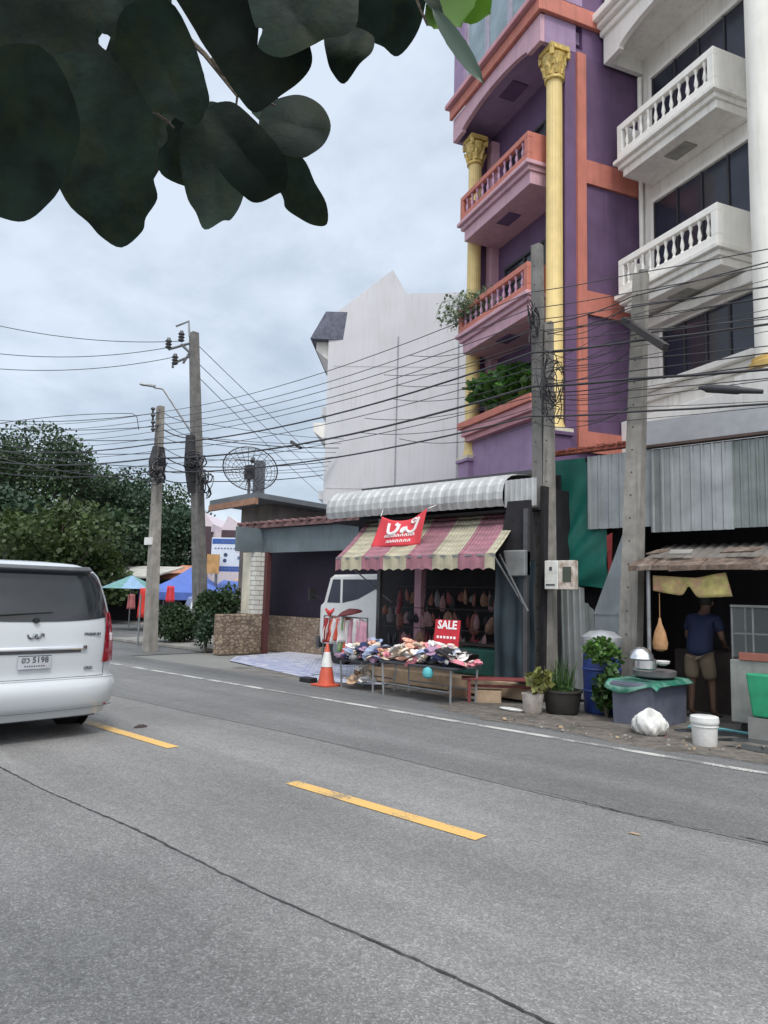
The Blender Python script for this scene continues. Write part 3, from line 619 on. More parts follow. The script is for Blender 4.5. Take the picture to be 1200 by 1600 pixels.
b = MB(); b.box(-11.3, -6.4, 10.5, 14, 3.10, 3.14); b.build('ceiling', DARK, ST)
b = MB(); b.box(-12, -7.45, 12.0, 12.1, 4.0, 4.08); b.box(-12, -7.45, 12.1, 14, 3.96, 4.06); b.build('rear_roof_edge', STEELD, ST)
for x in (-9.75, -6.5): 
    b = MB(); b.box(x - .04, x + .04, 10.28, 10.36, .0, 3.1); b.build('post', STEELD, ST)
# striped awning
STR_A = mat('canvas_faded_red', (.31, .14, .175), .85, var=.15, scale=4, dirt=(.16, .10, .10), dirt_amt=.55, dirt_scale=2.2)
STR_B = mat('canvas_cream', (.41, .38, .275), .85, var=.15, scale=4, dirt=(.22, .19, .15), dirt_amt=.6, dirt_scale=2.2)
BND = [0, .039, .191, .343, .495, .647, .799, .951, 1]
cols_ = []
for k in range(8):
    n_ = 3 if k in (0, 7) else 8; cols_ += [(BND[k] + (BND[k + 1] - BND[k]) * q_ / n_, k % 2) for q_ in range(n_)]
cols_.append((1, 0))
def aw(u, v):
    xf = -10.22 + (-6.62 + 10.22) * u; xb = -10.75 + (-7.0 + 10.75) * u
    y = 9.6 + 1.35 * v; z = 2.32 + .86 * v - .05 * sin(pi * v) + .012 * sin(u * 40) * (1 - v)
    return (xf + (xb - xf) * v, y, z)
b = MB()
for (u0, c_), (u1, _c) in zip(cols_, cols_[1:]):
    b.cm = c_
    for q_ in range(8): b.quad(aw(u0, q_ / 8), aw(u1, q_ / 8), aw(u1, (q_ + 1) / 8), aw(u0, (q_ + 1) / 8))
awn = b.build('awning', [STR_A, STR_B], ST, smooth=True)
so = awn.modifiers.new('solid', 'SOLIDIFY'); so.thickness = .006
b = MB(); n = 120
def zb_(u): return 2.07 + .035 * abs(sin(u * pi * 17))
for i in range(n):
    u0, u1 = i / n, (i + 1) / n; um = (u0 + u1) / 2; b.cm = max(k for k in range(8) if BND[k] <= um) % 2
    b.quad(*[(-10.22 + 3.6 * u, 9.6 + .01 * sin(u * 90) - .01, z) for u, z in ((u0, zb_(u0)), (u1, zb_(u1)), (u1, 2.325), (u0, 2.325))])
va = b.build('valance', [STR_A, STR_B], awn); so = va.modifiers.new('solid', 'SOLIDIFY'); so.thickness = .005
b = MB(); b.bar((-10.1, 9.63, 2.3), (-9.95, 10.9, 1.5), .02, .02); b.bar((-6.66, 9.63, 2.3), (-6.5, 10.5, 1.3), .02, .02); b.bar((-10.22, 9.6, 2.31), (-6.62, 9.6, 2.31), .03, .03); b.build('awning_frame', METAL, awn)
b = MB()
def side(u, v): return (-7.12 + .78 * u, 10.33 + .03 * sin(u * 17) + .02 * sin(v * 9 + u * 5), .3 + 1.95 * v)
b.grid(side, 30, 20); o = b.build('side_tarpaulin', TARPD, ST, smooth=True)
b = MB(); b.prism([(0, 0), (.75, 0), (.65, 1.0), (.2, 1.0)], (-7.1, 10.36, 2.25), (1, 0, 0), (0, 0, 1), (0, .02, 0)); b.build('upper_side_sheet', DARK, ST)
b = MB(); b.box(-8.3, -7.15, 10.9, 11.4, .78, .83); b.build('shelf', DARK2, ST)
b = MB(); b.box(-9.72, -9.55, 11.3, 11.45, 0, 3.1); b.build('pink_pillar', mat('pink_pillar', (.42, .24, .29), .7), ST)
# red banner
BN = thing('sale_banner', 'red cloth banner with white lettering hanging over the striped awning', 'banner', (0, 0, 0))
b = MB()
pa, pb_, pc, pd = Vector((-9.56, 10.1, 3.12)), Vector((-8.40, 10.1, 3.20)), Vector((-8.50, 9.98, 2.54)), Vector((-9.70, 9.98, 2.52))
def bn(u, v):
    top = pa.lerp(pb_, u); bot = pd.lerp(pc, u); p = bot.lerp(top, v)
    sagz = -.15 * sin(pi * u) ** 1.0 * v ** 2
    return (p.x, p.y + .03 * sin(u * 9 + v * 2), p.z + sagz)
b.grid(bn, 30, 14); o = b.build('cloth', REDC, BN, smooth=True); so = o.modifiers.new('solid', 'SOLIDIFY'); so.thickness = .004
b = MB()   # big white strokes of the print, following the sagging cloth
def stroke(pts, wd):
    pts = [(u, v) for u, v in pts]
    P3 = []
    for u, v in pts:
        q = bn(u, v); P3.append(Vector((q[0], q[1] - .012, q[2])))
    b.tube(P3, wd, 6)
def arc(cu, cv, ru, rv, a0, a1, n=14): return [(cu + ru * cos(R(a0 + (a1 - a0) * i / n)), cv + rv * sin(R(a0 + (a1 - a0) * i / n))) for i in range(n + 1)]
stroke([(.26, .84), (.27, .68)] + arc(.38, .58, .10, .17, 170, 370) + [(.475, .78), (.44, .82), (.42, .74)], .034)
stroke(arc(.60, .52, .04, .08, 0, 250) + [(.64, .62), (.66, .46)] + arc(.74, .56, .08, .14, 200, 360) + [(.84, .72), (.86, .86)], .028)
stroke(arc(.74, .84, .05, .08, 0, 340), .018)
for k in range(9):
    u = .24 + k * .068; stroke([(u, .30), (u + .012, .38), (u + .035, .38), (u + .04, .30)], .010)
for k in range(7):
    u = .32 + k * .07; stroke([(u, .12), (u + .01, .19), (u + .035, .19), (u + .038, .12)], .010)
b.build('lettering', WTXT, BN, smooth=True)
b = MB(); b.tube([pa, (-9.75, 10.36, 3.3)], .006, 4); b.tube([pb_, (-8.4, 10.36, 3.3)], .006, 4); b.build('string', WTXT, BN)

# goods tables
def gtable(name, label, x0, x1, y0, y1, h, rz):
    t = thing(name, label, 'table', ((x0 + x1) / 2, (y0 + y1) / 2, 0), rz); hx, hy = (x1 - x0) / 2, (y1 - y0) / 2
    b = MB(); b.box(-hx, hx, -hy, hy, h - .03, h); b.build('tabletop', mat('table_cloth_dark', (.04, .045, .055), .8), t, bevel=.008)
    for sx in (-1, 1):
        for sy in (-1, 1):
            b = MB(); b.bar((sx * (hx - .06), sy * (hy - .06), 0), (sx * (hx - .04), sy * (hy - .04), h - .03), .03, .03); b.build('leg', METAL, t)
    b = MB(); b.bar((-hx + .05, -hy + .05, .2), (hx - .05, -hy + .05, .2), .02, .02); b.bar((-hx + .05, hy - .05, .2), (hx - .05, hy - .05, .2), .02, .02); b.build('stretcher', METAL, t)
    return t
gtable('display_table', 'long folding table heaped with pastel soft goods under the striped awning', -8.55, -6.95, 9.05, 9.75, .56, R(-4))
gtable('display_table', 'small square table heaped with blue and cream goods behind the traffic cone', -9.7, -8.72, 9.2, 9.8, .50, R(-6))
PAST = [mat('cloth_%s' % n, c, .85, var=.2, scale=12) for n, c in (('cream', (.68, .58, .46)), ('peach', (.66, .36, .26)), ('pink', (.62, .22, .27)), ('white', (.70, .68, .66)), ('pale_blue', (.30, .36, .50)), ('navy', (.03, .04, .11)), ('tan', (.42, .28, .18)), ('black', (.02, .02, .022)), ('mauve', (.33, .2, .3)))]
def lump(rx, ry, rz_, seed):
    rr = random.Random(seed); b = MB(); n, m = 20, 9; ph = [rr.uniform(0, 6) for _ in range(4)]
    def fn(u, v):
        a = 2 * pi * u; e = -pi / 2 + pi * v; k = 1 + .30 * sin(3 * a + ph[0]) * cos(e) + .25 * sin(5 * a + ph[1] + 3 * e)
        return (rx * k * cos(a) * cos(e), ry * k * sin(a) * cos(e), rz_ * (sin(e) * k + .35 * (1 if 2 < (a * 3 + ph[2]) % 6 < 3 else 0) * cos(e)))
    b.grid(fn, n, m); return b
CN = ['cream', 'peach', 'pink', 'white', 'pale blue', 'navy', 'tan', 'black', 'mauve']
def pile(x0, x1, y0, y1, z, cnt, weights, where, seed):
    rr = random.Random(seed); protos = {}
    for i in range(cnt):
        c = rr.choice(weights); lay = i / cnt
        x = rr.uniform(x0, x1); y = rr.uniform(y0, y1); mid = 1 - abs((x - (x0 + x1) / 2) / ((x1 - x0) / 2)) ** 3
        zc = z + .05 + rr.random() * .33 * mid * (1 - abs((y - (y0 + y1) / 2) / ((y1 - y0) / 2)) * .4)
        key = (c, i % 3)
        if key not in protos and i % 3 == 1:   # folded piece
            b = MB()
            for q_ in range(3): b.box(-.085 + .01 * q_, .08 - .006 * q_, -.055 + .004 * q_, .055, -.03 + q_ * .021, -.012 + q_ * .021)
            o = b.build('cloth_article', PAST[c], bevel=.007); protos[key] = o
        elif key not in protos and i % 3 == 2:   # brimmed hat
            b = MB(); b.lathe([(.11, -.01), (.112, -.004), (.065, .004), (.058, .045), (.035, .062), (.005, .064)], n=18); o = b.build('cloth_article', PAST[c], smooth=True); protos[key] = o
        elif key not in protos:
            o = lump(.07, .055, .05, seed * 50 + c * 7 + i % 3).build('cloth_article', PAST[c], smooth=True); protos[key] = o
        else: o = protos[key].copy(); COL.objects.link(o)
        o.location = (x, y, zc); o.rotation_euler = (rr.uniform(-.5, .5), rr.uniform(-.5, .5), rr.uniform(0, 6)); s_ = rr.uniform(.7, 1.2); o.scale = (s_ * rr.uniform(.8, 1.7), s_ * rr.uniform(.7, 1.1), s_ * rr.uniform(.5, .95))
        tag(o, '%s crumpled cloth article in the heap on the %s' % (CN[c], where), 'cloth article', '%s cloth articles heaped on the %s' % (CN[c], where))
pile(-8.5, -7.75, 9.1, 9.7, .56, 75, [0, 0, 0, 1, 1, 2, 3, 3, 6], 'long table', 11)
pile(-7.85, -7.0, 9.1, 9.7, .56, 75, [0, 3, 3, 3, 4, 2, 7, 7, 8, 5], 'long table', 12)
pile(-9.66, -8.76, 9.22, 9.78, .50, 70, [0, 0, 1, 4, 4, 5, 5, 8, 3, 7], 'small table', 13)
pile(-9.5, -9.0, 9.3, 9.6, .10, 14, [0, 3, 6], 'ground under the small table', 14)
# sale placard
SL = thing('sale_placard', 'small red SALE placard standing behind the heaped goods', 'sign', (-7.7, 9.8, 0))
b = MB(); b.T = Matrix.Translation((0, 0, 1.04)) @ Matrix.Rotation(R(-8), 4, 'X'); b.box(-.26, .26, -.008, .008, -.22, .22); so_ = b.build('board', REDS, SL, bevel=.004)
TM = Matrix.Translation((0, -.0, 1.04)) @ Matrix.Rotation(R(-8), 4, 'X')
text_mesh('lettering', 'SALE', .19, WTXT, so_, TM @ Matrix.Translation((0, -.013, .13)) @ Matrix.Rotation(pi / 2, 4, 'X'), bold=.006)
b = MB(); b.T = TM
for k in range(6): b.box(-.2 + k * .07, -.155 + k * .07, -.012, -.009, -.09, -.05)
b.build('small_print', WTXT, so_)
b = MB(); b.bar((0, .02, .56), (0, .02, .9), .02, .02); b.build('stick', METAL, SL)
# hanging goods inside the shop
gp = {}
rr = random.Random(21)
HC = [('brown', (.16, .06, .045)), ('dark_red', (.14, .02, .03)), ('grey', (.13, .12, .13)), ('black', (.02, .02, .025)), ('tan', (.22, .13, .09)), ('dusty_pink', (.24, .14, .15))]
rowz = [(1.78, 11.4, -10.2, -7.5), (1.36, 11.3, -10.2, -7.5), (.98, 11.1, -10.3, -7.7), (1.5, 10.9, -10.25, -9.6)]
for ri, (z, y, xa, xb) in enumerate(rowz):
    n = int((xb - xa) / .13)
    b = MB(); b.bar((xa - .1, y, z + .05), (xb + .1, y, z + .05), .015, .015); tag(b.build('hanging_rail', DARK2), ['top steel rail for hanging bags inside the shop', 'middle steel rail for hanging bags inside the shop', 'lowest steel rail for hanging bags inside the shop', 'short steel rail for hanging bags at the left of the shop'][ri], 'rail')
    for i in range(n):
        c = rr.randrange(len(HC)); x = xa + (xb - xa) * (i + rr.random() * .5) / n
        if c not in gp:
            b = MB(); b.lathe([(.02, 0), (.05, -.06), (.075, -.16), (.07, -.26), (.045, -.3)], n=8, sx=1, sy=.5); b.tube([(0, 0, .05), (.02, 0, .0), (0, 0, -.02)], .006, 4)
            o = b.build('hanging_bag', mat('bag_' + HC[c][0], HC[c][1], .7, var=.3, scale=20), smooth=True); gp[c] = o
        else: o = gp[c].copy(); COL.objects.link(o)
        o.location = (x, y + rr.uniform(-.08, .08), z - rr.uniform(0, .12)); o.rotation_euler = (rr.uniform(-.25, .25), rr.uniform(-.2, .2), rr.uniform(-.8, .8)); s_ = rr.uniform(.7, 1.15); o.scale = (s_ * rr.uniform(.7, 1.4), s_ * rr.uniform(.7, 1.6), s_ * rr.uniform(.55, 1.2))
        rn = ['top', 'middle', 'lowest', 'short left'][ri]
        tag(o, 'small %s bag hanging on the %s rail inside the shop' % (HC[c][0].replace('_', ' '), rn), 'bag', '%s bags on the %s rail' % (HC[c][0].replace('_', ' '), rn))
b = MB(); b.lathe([(.10, 0), (.12, .02), (.13, .2), (.06, .24)], (-7.45, 11.1, .83), 14); tag(b.build('tin_bowl', METAL, smooth=True), 'small grey tin standing on the dark shelf beside the SALE placard', 'tin')
b = MB(); b.box(-8.15, -7.2, 10.55, 11.25, .31, .76); tag(b.build('green_bin', mat('dark_green_plastic', (.012, .075, .06), .5, var=.2), bevel=.03), 'dark green plastic bin under the shelf right of the long table', 'bin')
b = MB(); b.lathe([(.01, -.09), (.07, -.06), (.09, 0), (.07, .06), (.01, .09)], (-7.45, 9.02, .46), 14); tag(b.build('ball', mat('teal_ball', (.10, .42, .45), .4), smooth=True), 'small teal ball hanging below the front edge of the long table', 'ball')

# rack with clothes at left of the stall
RK = thing('clothes_rack', 'low wire rack with red and white garments beside the traffic cone', 'rack', (-10.5, 10.15, 0), R(-10))
b = MB(); b.bar((-.75, 0, 1.2), (.75, 0, 1.2), .025, .025)
for sx in (-.75, .75): b.bar((sx, 0, 0), (sx, 0, 1.2), .025, .025); b.bar((sx, -.25, .02), (sx, .25, .02), .025, .025)
b.build('frame', METAL, RK)
def garment(L, wd, seed):
    r2 = random.Random(seed); b = MB(); k = r2.uniform(0, 6)
    def fn(u, v):
        x = (u - .5) * wd * (.55 + .45 * v); return (x + .012 * sin(v * 9 + k), .03 * sin(u * 10 + k) * v, -L * v)
    b.grid(fn, 10, 8); return b
GC = [('coral_red', (.62, .10, .06)), ('white', (.66, .64, .62)), ('pink', (.52, .27, .34)), ('dark_red', (.30, .03, .03)), ('green', (.22, .33, .15)), ('navy', (.04, .05, .14))]
seqc = [1, 3, 1, 0, 1, 1, 0, 1, 1, 4, 0, 1, 2, 1, 1, 2, 1, 2]
for i, c in enumerate(seqc):
    p = Vector((-11.22, 10.28, 1.2)).lerp(Vector((-9.78, 10.02, 1.2)), (i + .5) / len(seqc))
    o = garment(.42 + .25 * (i > 8) + .1 * random.random(), .26, i).build('hanging_garment', mat('garment_' + GC[c][0], GC[c][1], .85, var=.15, scale=8), smooth=True)
    o.location = p + Vector((0, random.uniform(-.08, .08), random.uniform(-.08, .02))); o.rotation_euler = (random.uniform(-.12, .12), random.uniform(-.1, .1), R(50 + random.uniform(-50, 50)))
    so = o.modifiers.new('solid', 'SOLIDIFY'); so.thickness = .012
    tag(o, '%s garment hanging from the low wire rack' % GC[c][0].replace('_', ' '), 'garment', '%s garments on the low rack' % GC[c][0].replace('_', ' '))
b = MB()
for k in range(9):
    a = 2 * pi * k / 9; b.tube([(0, 0, 0), (.06 * cos(a), .03 * sin(a), .07), (.12 * cos(a), .05 * sin(a), .09 + .05 * sin(a * 2))], [.03, .03, .012], 6)
o = b.build('red_bow', mat('bow_red', (.58, .06, .06), .7), smooth=True); o.location = (-11.0, 10.2, 1.22); tag(o, 'bright red ribbon bow on top of the wire rack beside the cone', 'bow')
b = MB(); b.lathe([(.01, 0), (.3, .02), (.32, .04), (.22, .09), (.02, .13)], (0, 0, 0), 20); o = b.build('red_basket_lid', mat('maroon_lid', (.15, .02, .02), .6), smooth=True); o.location = (-10.3, 10.1, 1.24); o.rotation_euler = (R(12), R(-8), 0); o.scale = (.9, .6, 1); tag(o, 'maroon shallow basket resting on the wire rack', 'basket')
# traffic cone
CN_ = thing('traffic_cone', 'orange traffic cone with a white collar standing at the road edge', 'cone', (-9.95, 9.2, 0))
b = MB(); b.box(-.2, .2, -.2, .2, 0, .04); b.build('base', CONE, CN_, bevel=.01)
b = MB(); b.lathe([(.155, .04), (.15, .06), (.025, .74), (.02, .75)], n=24); o = b.build('cone_body', CONE, CN_, smooth=True)
b = MB(); b.lathe([(.107, .34), (.056, .6)], n=24); b.build('collar', WPLAST, o, smooth=True)
o = None
b = MB(); b.box(-.16, .16, -.09, .09, 0, .09); o = b.build('counterweight', BLACK, bevel=.02); o.location = (-10.55, 9.3, .003); tag(o, 'black rubber block lying left of the traffic cone', 'weight')

# ------------------------------------------------------------------ white truck behind the rack
TR = thing('white_truck', 'white truck parked in the carport with its cab half hidden by the stall', 'truck', (-13.35, 12.05, .02))
b = MB()   # side profile in x,z
prof2 = [(.05, .45), (0, .7), (.0, 1.35), (.12, 1.42), (.32, 2.0), (.45, 2.08), (2.0, 2.1), (2.05, 1.0), (2.05, .45)]
b.prism(prof2, (0, 0, 0), (1, 0, 0), (0, 0, 1), (0, 1.5, 0)); b.build('cab', mat('truck_white', (.62, .62, .6), .35, var=.05, coat=.3), TR, bevel=.05)
b = MB(); b.prism([(.78, 1.42), (.78, 1.97), (2.0, 1.97), (2.0, 1.82), (1.3, 1.52)], (0, -.006, 0), (1, 0, 0), (0, 0, 1), (0, .004, 0)); b.prism([(.26, 1.42), (.44, 1.97), (.70, 1.97), (.70, 1.42)], (0, -.006, 0), (1, 0, 0), (0, 0, 1), (0, .004, 0)); b.build('side_window', GLASS, TR)
b = MB(); b.prism([(.09, 1.45), (.26, 1.95), (.28, 1.95), (.11, 1.45)], (-.02, .12, 0), (1, 0, 0), (0, 0, 1), (0, 1.26, 0)); b.build('windscreen', mat('windscreen', (.05, .07, .08), .1), TR)
b = MB(); b.box(-.08, .02, -.03, 1.53, .35, .62); b.build('bumper', STEELD, TR, bevel=.02)
b = MB(); b.box(2.12, 3.6, .0, 1.5, .8, .95); b.build('cargo_bed', METAL, TR)
for x, y in ((.75, .06), (.75, 1.44), (3.0, .06), (3.0, 1.44)):
    b = MB(); b.cyl((x, y - .1, .36), (x, y + .1, .36), .36, n=24); wo = b.build('wheel', BLACK, TR, smooth=True)
    b = MB(); b.cyl((x, y - .104, .36), (x, y + .104, .36), .2, n=16); b.build('rim', METAL, wo, smooth=True)
b = MB(); b.bar((.1, -.02, 1.5), (-.05, -.2, 1.6), .02, .02); b.box(-.1, -.04, -.3, -.12, 1.45, 1.75); b.build('mirror', BLACK, TR)

# ------------------------------------------------------------------ carport house
CP = thing('carport_house', 'low carport with blue-grey fascia, stone base and purple back wall', 'building', (0, 0, 0))
b = MB(); b.box(-17.4, -11.35, 13.4, 13.5, .98, 3.2); b.build('shutter_wall', PURS, CP)
b = MB(); b.box(-17.4, -11.35, 13.3, 13.398, .0, 1.0); b.box(-16.55, -16.2, 11.25, 12.55, 0, 1.05); b.box(-16.2, -13, 13.5, 13.6, 0, .9); b.build('stone_base', STONE, CP, bevel=.03)
b = MB(); b.box(-16.50, -16.24, 12.3, 12.66, 1.06, 2.72); b.build('brick_pillar', WBRICK, CP)
b = MB(); b.box(-16.9, -16.505, 12.34, 12.6, 1.06, 2.72); b.build('siding_panel', CREAM, CP)
b = MB(); b.box(-16.22, -16.1, 12.56, 12.7, 0, 2.74); b.build('post', mat('dark_red_post', (.09, .03, .03), .6), CP)
b = MB(); b.box(-16.35, -11.36, 12.6, 12.68, 2.72, 3.38); b.box(-16.42, -16.35, 11.7, 12.6, 2.72, 3.38); b.box(-16.2, -11.36, 12.68, 14.5, 3.1, 3.15); b.build('fascia', FASC, CP)
b = MB(); b.box(-17.4, -11.36, 12.45, 12.56, 3.40, 3.47); b.box(-17.4, -11.36, 12.5, 14.2, 3.471, 3.51)
for i in range(18): x = -17.3 + i * .33; b.cyl((x, 12.4, 3.54), (x, 14.2, 3.6), .05, n=8)
b.build('tile_edge', mat('dull_tile_edge', (.16, .09, .09), .8, var=.5, scale=5), CP)
# flat-roofed house behind it
FA = R(-14)
FO = D(400, 776, 22.5)
FR = thing('flat_roofed_house', 'house with a projecting flat roof and a brown soffit board above the carport', 'building', (FO.x, FO.y, 0), 0)
zt_ = FO.z
cnr = Vector((0, 0, 0)); la = D(327, 797, 24.9) - FO; lb = D(560, 786, 26.5) - FO
def fp(a, c, z): return (la.x * a + lb.x * c, la.y * a + lb.y * c, zt_ + z)
b = MB(); b.hexa([fp(0, 0, -.02), fp(0, 1, -.02), fp(1, 1, -.02), fp(1, 0, -.02)], [fp(0, 0, .14), fp(0, 1, .14), fp(1, 1, .14), fp(1, 0, .14)]); b.build('roof_slab', mat('blue_grey_roof', (.15, .17, .19), .7, var=.15, scale=2), FR)
b = MB(); b.hexa([fp(0, -.008, -.22), fp(0, .02, -.22), fp(1, .02, -.22), fp(1, -.008, -.22)], [fp(0, -.008, -.03), fp(0, .02, -.03), fp(1, .02, -.03), fp(1, -.008, -.03)]); b.build('soffit_board', BROWN, FR)
b = MB(); b.hexa([fp(.25, .25, -zt_), fp(.25, .98, -zt_), fp(.9, .98, -zt_), fp(.9, .25, -zt_)], [fp(.25, .25, -.03), fp(.25, .98, -.03), fp(.9, .98, -.03), fp(.9, .25, -.03)]); b.build('wall', mat('brown_grey_wall', (.20, .17, .16), .8, var=.25, scale=2), FR)
# satellite dish
dc = D(390, 737, 23.6)
DS = thing('satellite_dish', 'large black mesh satellite dish on a post above the flat roof', 'satellite dish', (dc.x, dc.y, zt_ + .14))
h0 = dc.z - zt_ - .14
b = MB(); tilt = Matrix.Translation((0, 0, h0)) @ Matrix.Rotation(R(-44), 4, Vector((CR.x, CR.y, 0)).normalized()) 
b.T = tilt.copy(); Rr = .87
def dishz(r): return .26 * (r / Rr) ** 2 - .13
for k in range(24):
    a = 2 * pi * k / 24; b.tube([(Rr * t * cos(a), Rr * t * sin(a), dishz(Rr * t)) for t in (0.05, .3, .55, .8, 1)], .009, 4)
for q in (.2, .35, .5, .65, .8, .92, 1):
    b.tube([(Rr * q * cos(2 * pi * k / 28), Rr * q * sin(2 * pi * k / 28), dishz(Rr * q)) for k in range(29)], .007 if q < 1 else .02, 4)
b.build('mesh_bowl', STEELD, DS)
b = MB(); b.T = tilt.copy()
for k in range(3):
    a = 2 * pi * k / 3 + .5; b.bar((.6 * cos(a), .6 * sin(a), .05), (0, 0, .62), .02, .02)
b.cyl((0, 0, .55), (0, 0, .72), .07, n=10); b.build('feed_arm', STEELD, DS)
b = MB(); b.cyl((0, 0, 0), (0, 0, h0), .045, n=10); b.box(-.14, .14, -.1, .1, h0 - .25, h0 + .2); b.build('mast', STEELD, DS)
b = MB(); p = D(405, 742, 24.4); b.box(p.x - .14, p.x + .14, p.y - .14, p.y + .14, zt_ + .13, p.z + .45); o = b.build('roof_pier', mat('grey_pier', (.14, .15, .17), .7)); tag(o, 'dark grey pier standing on the flat roof behind the dish', 'pier')

# ------------------------------------------------------------------ tin-fronted food shop
TS = thing('tin_fronted_food_shop', 'dark food shop behind a ribbed zinc fascia and a rusty sheet awning', 'shop', (0, 0, 0))
b = MB(); b.corr((-5.95, 11.32), (-4.82, 11.30), 4.05, 2.82, .17, .025); o = b.build('fascia_sheet', TIN, TS)
b = MB(); b.corr((-4.84, 11.27), (-3.6, 11.27), 4.02, 2.72, .14, .025); o = b.build('fascia_sheet', TIN, TS)
b = MB(); b.corr((-3.62, 11.29), (5, 11.29), 4.02, 2.74, .11, .02); o = b.build('fascia_sheet', TIN2, TS)
b = MB(); b.box(-6.6, -4.95, 11.2, 11.34, 4.12, 4.17)
for i in range(9): b.box(-6.6 + i * .18, -6.47 + i * .18, 11.17, 11.35, 4.172, 4.19 + .03 * random.random())
b.build('rusty_ridge', RUSTR, TS)
b = MB(); b.box(-4.95, 5, 11.2, 11.34, 4.06, 4.10); b.build('ridge_edge', mat('dark_edge', (.09, .06, .05), .8), TS)
b = MB(); b.box(-5.25, 5, 11.9, 12.0, 3.9, 4.66); b.build('upstand', mat('zinc_upstand', (.40, .41, .43), .5, .3, var=.08), TS)
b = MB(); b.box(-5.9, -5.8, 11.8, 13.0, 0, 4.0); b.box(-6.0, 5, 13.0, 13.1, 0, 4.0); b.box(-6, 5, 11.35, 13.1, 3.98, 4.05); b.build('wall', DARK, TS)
# rusty awning
b = MB()
def ra(u, v):
    x = -4.72 + 7.2 * u; return (x, 10.3 + 1.3 * v, 2.13 + .40 * v + .012 * sin(x * 42) + .03 * sin(x * 2.1) * (1 - v))
b.grid(ra, 260, 5); ro = b.build('awning', OLDROOF, TS, smooth=True); so = ro.modifiers.new('solid', 'SOLIDIFY'); so.thickness = .012
b = MB()
rr = random.Random(4); x = -4.74
while x < 2.3:
    wd = rr.uniform(.25, .6); y = 10.26 + rr.uniform(-.03, .03)
    h_ = rr.uniform(.0, .02); b.hexa([(x, y, 2.085 + rr.uniform(-.02, .01)), (x + wd, y, 2.09), (x + wd, y + .3, 2.19), (x, y + .3, 2.19)], [(x, y, 2.14 + h_), (x + wd, y, 2.15 + rr.uniform(0, .03)), (x + wd, y + .3, 2.28), (x, y + .3, 2.26)]); x += wd * .8
b.build('rusty_edge', RUST, ro)
for (x, y, wd, rz) in ((-4.1, 10.55, .3, .2), (-3.3, 10.6, .5, -.3), (-2.6, 10.5, .4, .3), (-4.45, 10.6, .25, -.4)):
    b = MB(); b.T = Matrix.Translation((x, y, 2.27 + (y - 10.3) * .3)) @ Matrix.Rotation(rz, 4, 'Z') @ Matrix.Rotation(R(17), 4, 'X'); b.box(-wd / 2, wd / 2, -.12, .12, 0, .02)
    o = b.build('loose_plank', {-4.1: CEM, -3.3: RUST, -2.6: RUSTR, -4.45: RUST}[x]); tag(o, {-4.1: 'flat loose board lying midway along the rusty awning', -3.3: 'rust coloured loose sheet lying on the right part of the rusty awning', -2.6: 'loose sheet lying at the far right end of the rusty awning', -4.45: 'small loose board at the left end of the rusty awning'}[x], 'board')
for x in (-4.5, -1.6, 1.4):
    b = MB(); b.cyl((x, 10.36, 0), (x, 10.36, 2.12), .028, n=10); b.build('post', METAL, TS, smooth=True)
# leaning flat zinc sheets between pole and fence
b = MB(); b.prism([(0, 0), (.62, 0), (.62, 1.45), (.62, 2.75), (.52, 2.75), (.0, 1.45)], (-5.78, 11.22, .02), (1, 0, 0), (0, 0, 1), (0, .015, 0)); b.box(-5.78, -5.16, 11.2, 11.219, 1.42, 1.46)
tag(b.build('flat_zinc_sheet', mat('pale_zinc', (.30, .34, .36), .5, .4, var=.15, scale=3, streak=.4, dirt=(.18, .2, .2))), 'flat pale zinc sheet with a slanted top standing behind the right pole', 'metal sheet')
# corrugated fence pieces
for i, (xa, xb, zt1, lab) in enumerate(((-6.52, -6.2, 1.85, 'left'), (-6.22, -5.88, 1.9, 'middle'), (-5.9, -5.72, 1.55, 'right'))):
    b = MB(); b.corr((xa, 11.15 + .02 * i), (xb, 11.15 + .02 * i), lambda t, z=zt1: z + .06 * sin(t * 5), .05, .085, .02, slope=(-.07, .02, 0))
    tag(b.build('corrugated_sheet', TIN2 if i != 1 else TIN), {'left': 'tall ribbed zinc sheet right against the middle pole', 'middle': 'tall leaning ribbed zinc sheet in the centre of the fence', 'right': 'short ribbed zinc sheet next to the flat pale sheet'}[lab], 'metal sheet', 'zinc sheets fencing the gap')
# green tarpaulin with radiating creases
b = MB()
def tg(u, v):
    x = -6.78 + (1.08 + .06 * (1 - v)) * u; z = 1.82 + 2.25 * v
    a = math.atan2(v + .25, u + .35); f_ = .035 * sin(a * 34) * min(1, (1 - v) * 1.8) + .02 * sin(v * 11 + u * 3)
    return (x, 11.43 + f_ * .8, z + .06 * sin(u * 3) * (1 - v))
b.grid(tg, 60, 60); o = b.build('green_tarpaulin', TARPG, smooth=True); tag(o, 'creased green tarpaulin hanging between the middle pole and the zinc fascia', 'tarpaulin')
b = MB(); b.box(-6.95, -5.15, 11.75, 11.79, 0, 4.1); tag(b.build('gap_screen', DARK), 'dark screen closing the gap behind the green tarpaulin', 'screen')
b = MB(); b.quad((-5.60, 11.3, 2.7), (-5.50, 11.3, 2.75), (-5.52, 11.3, 2.0), (-5.58, 11.32, 1.8)); o = b.build('red_rag', mat('dull_red_rag', (.25, .03, .03), .8)); so = o.modifiers.new('s', 'SOLIDIFY'); so.thickness = .01; tag(o, 'dull red rag hanging right of the green tarpaulin', 'rag')
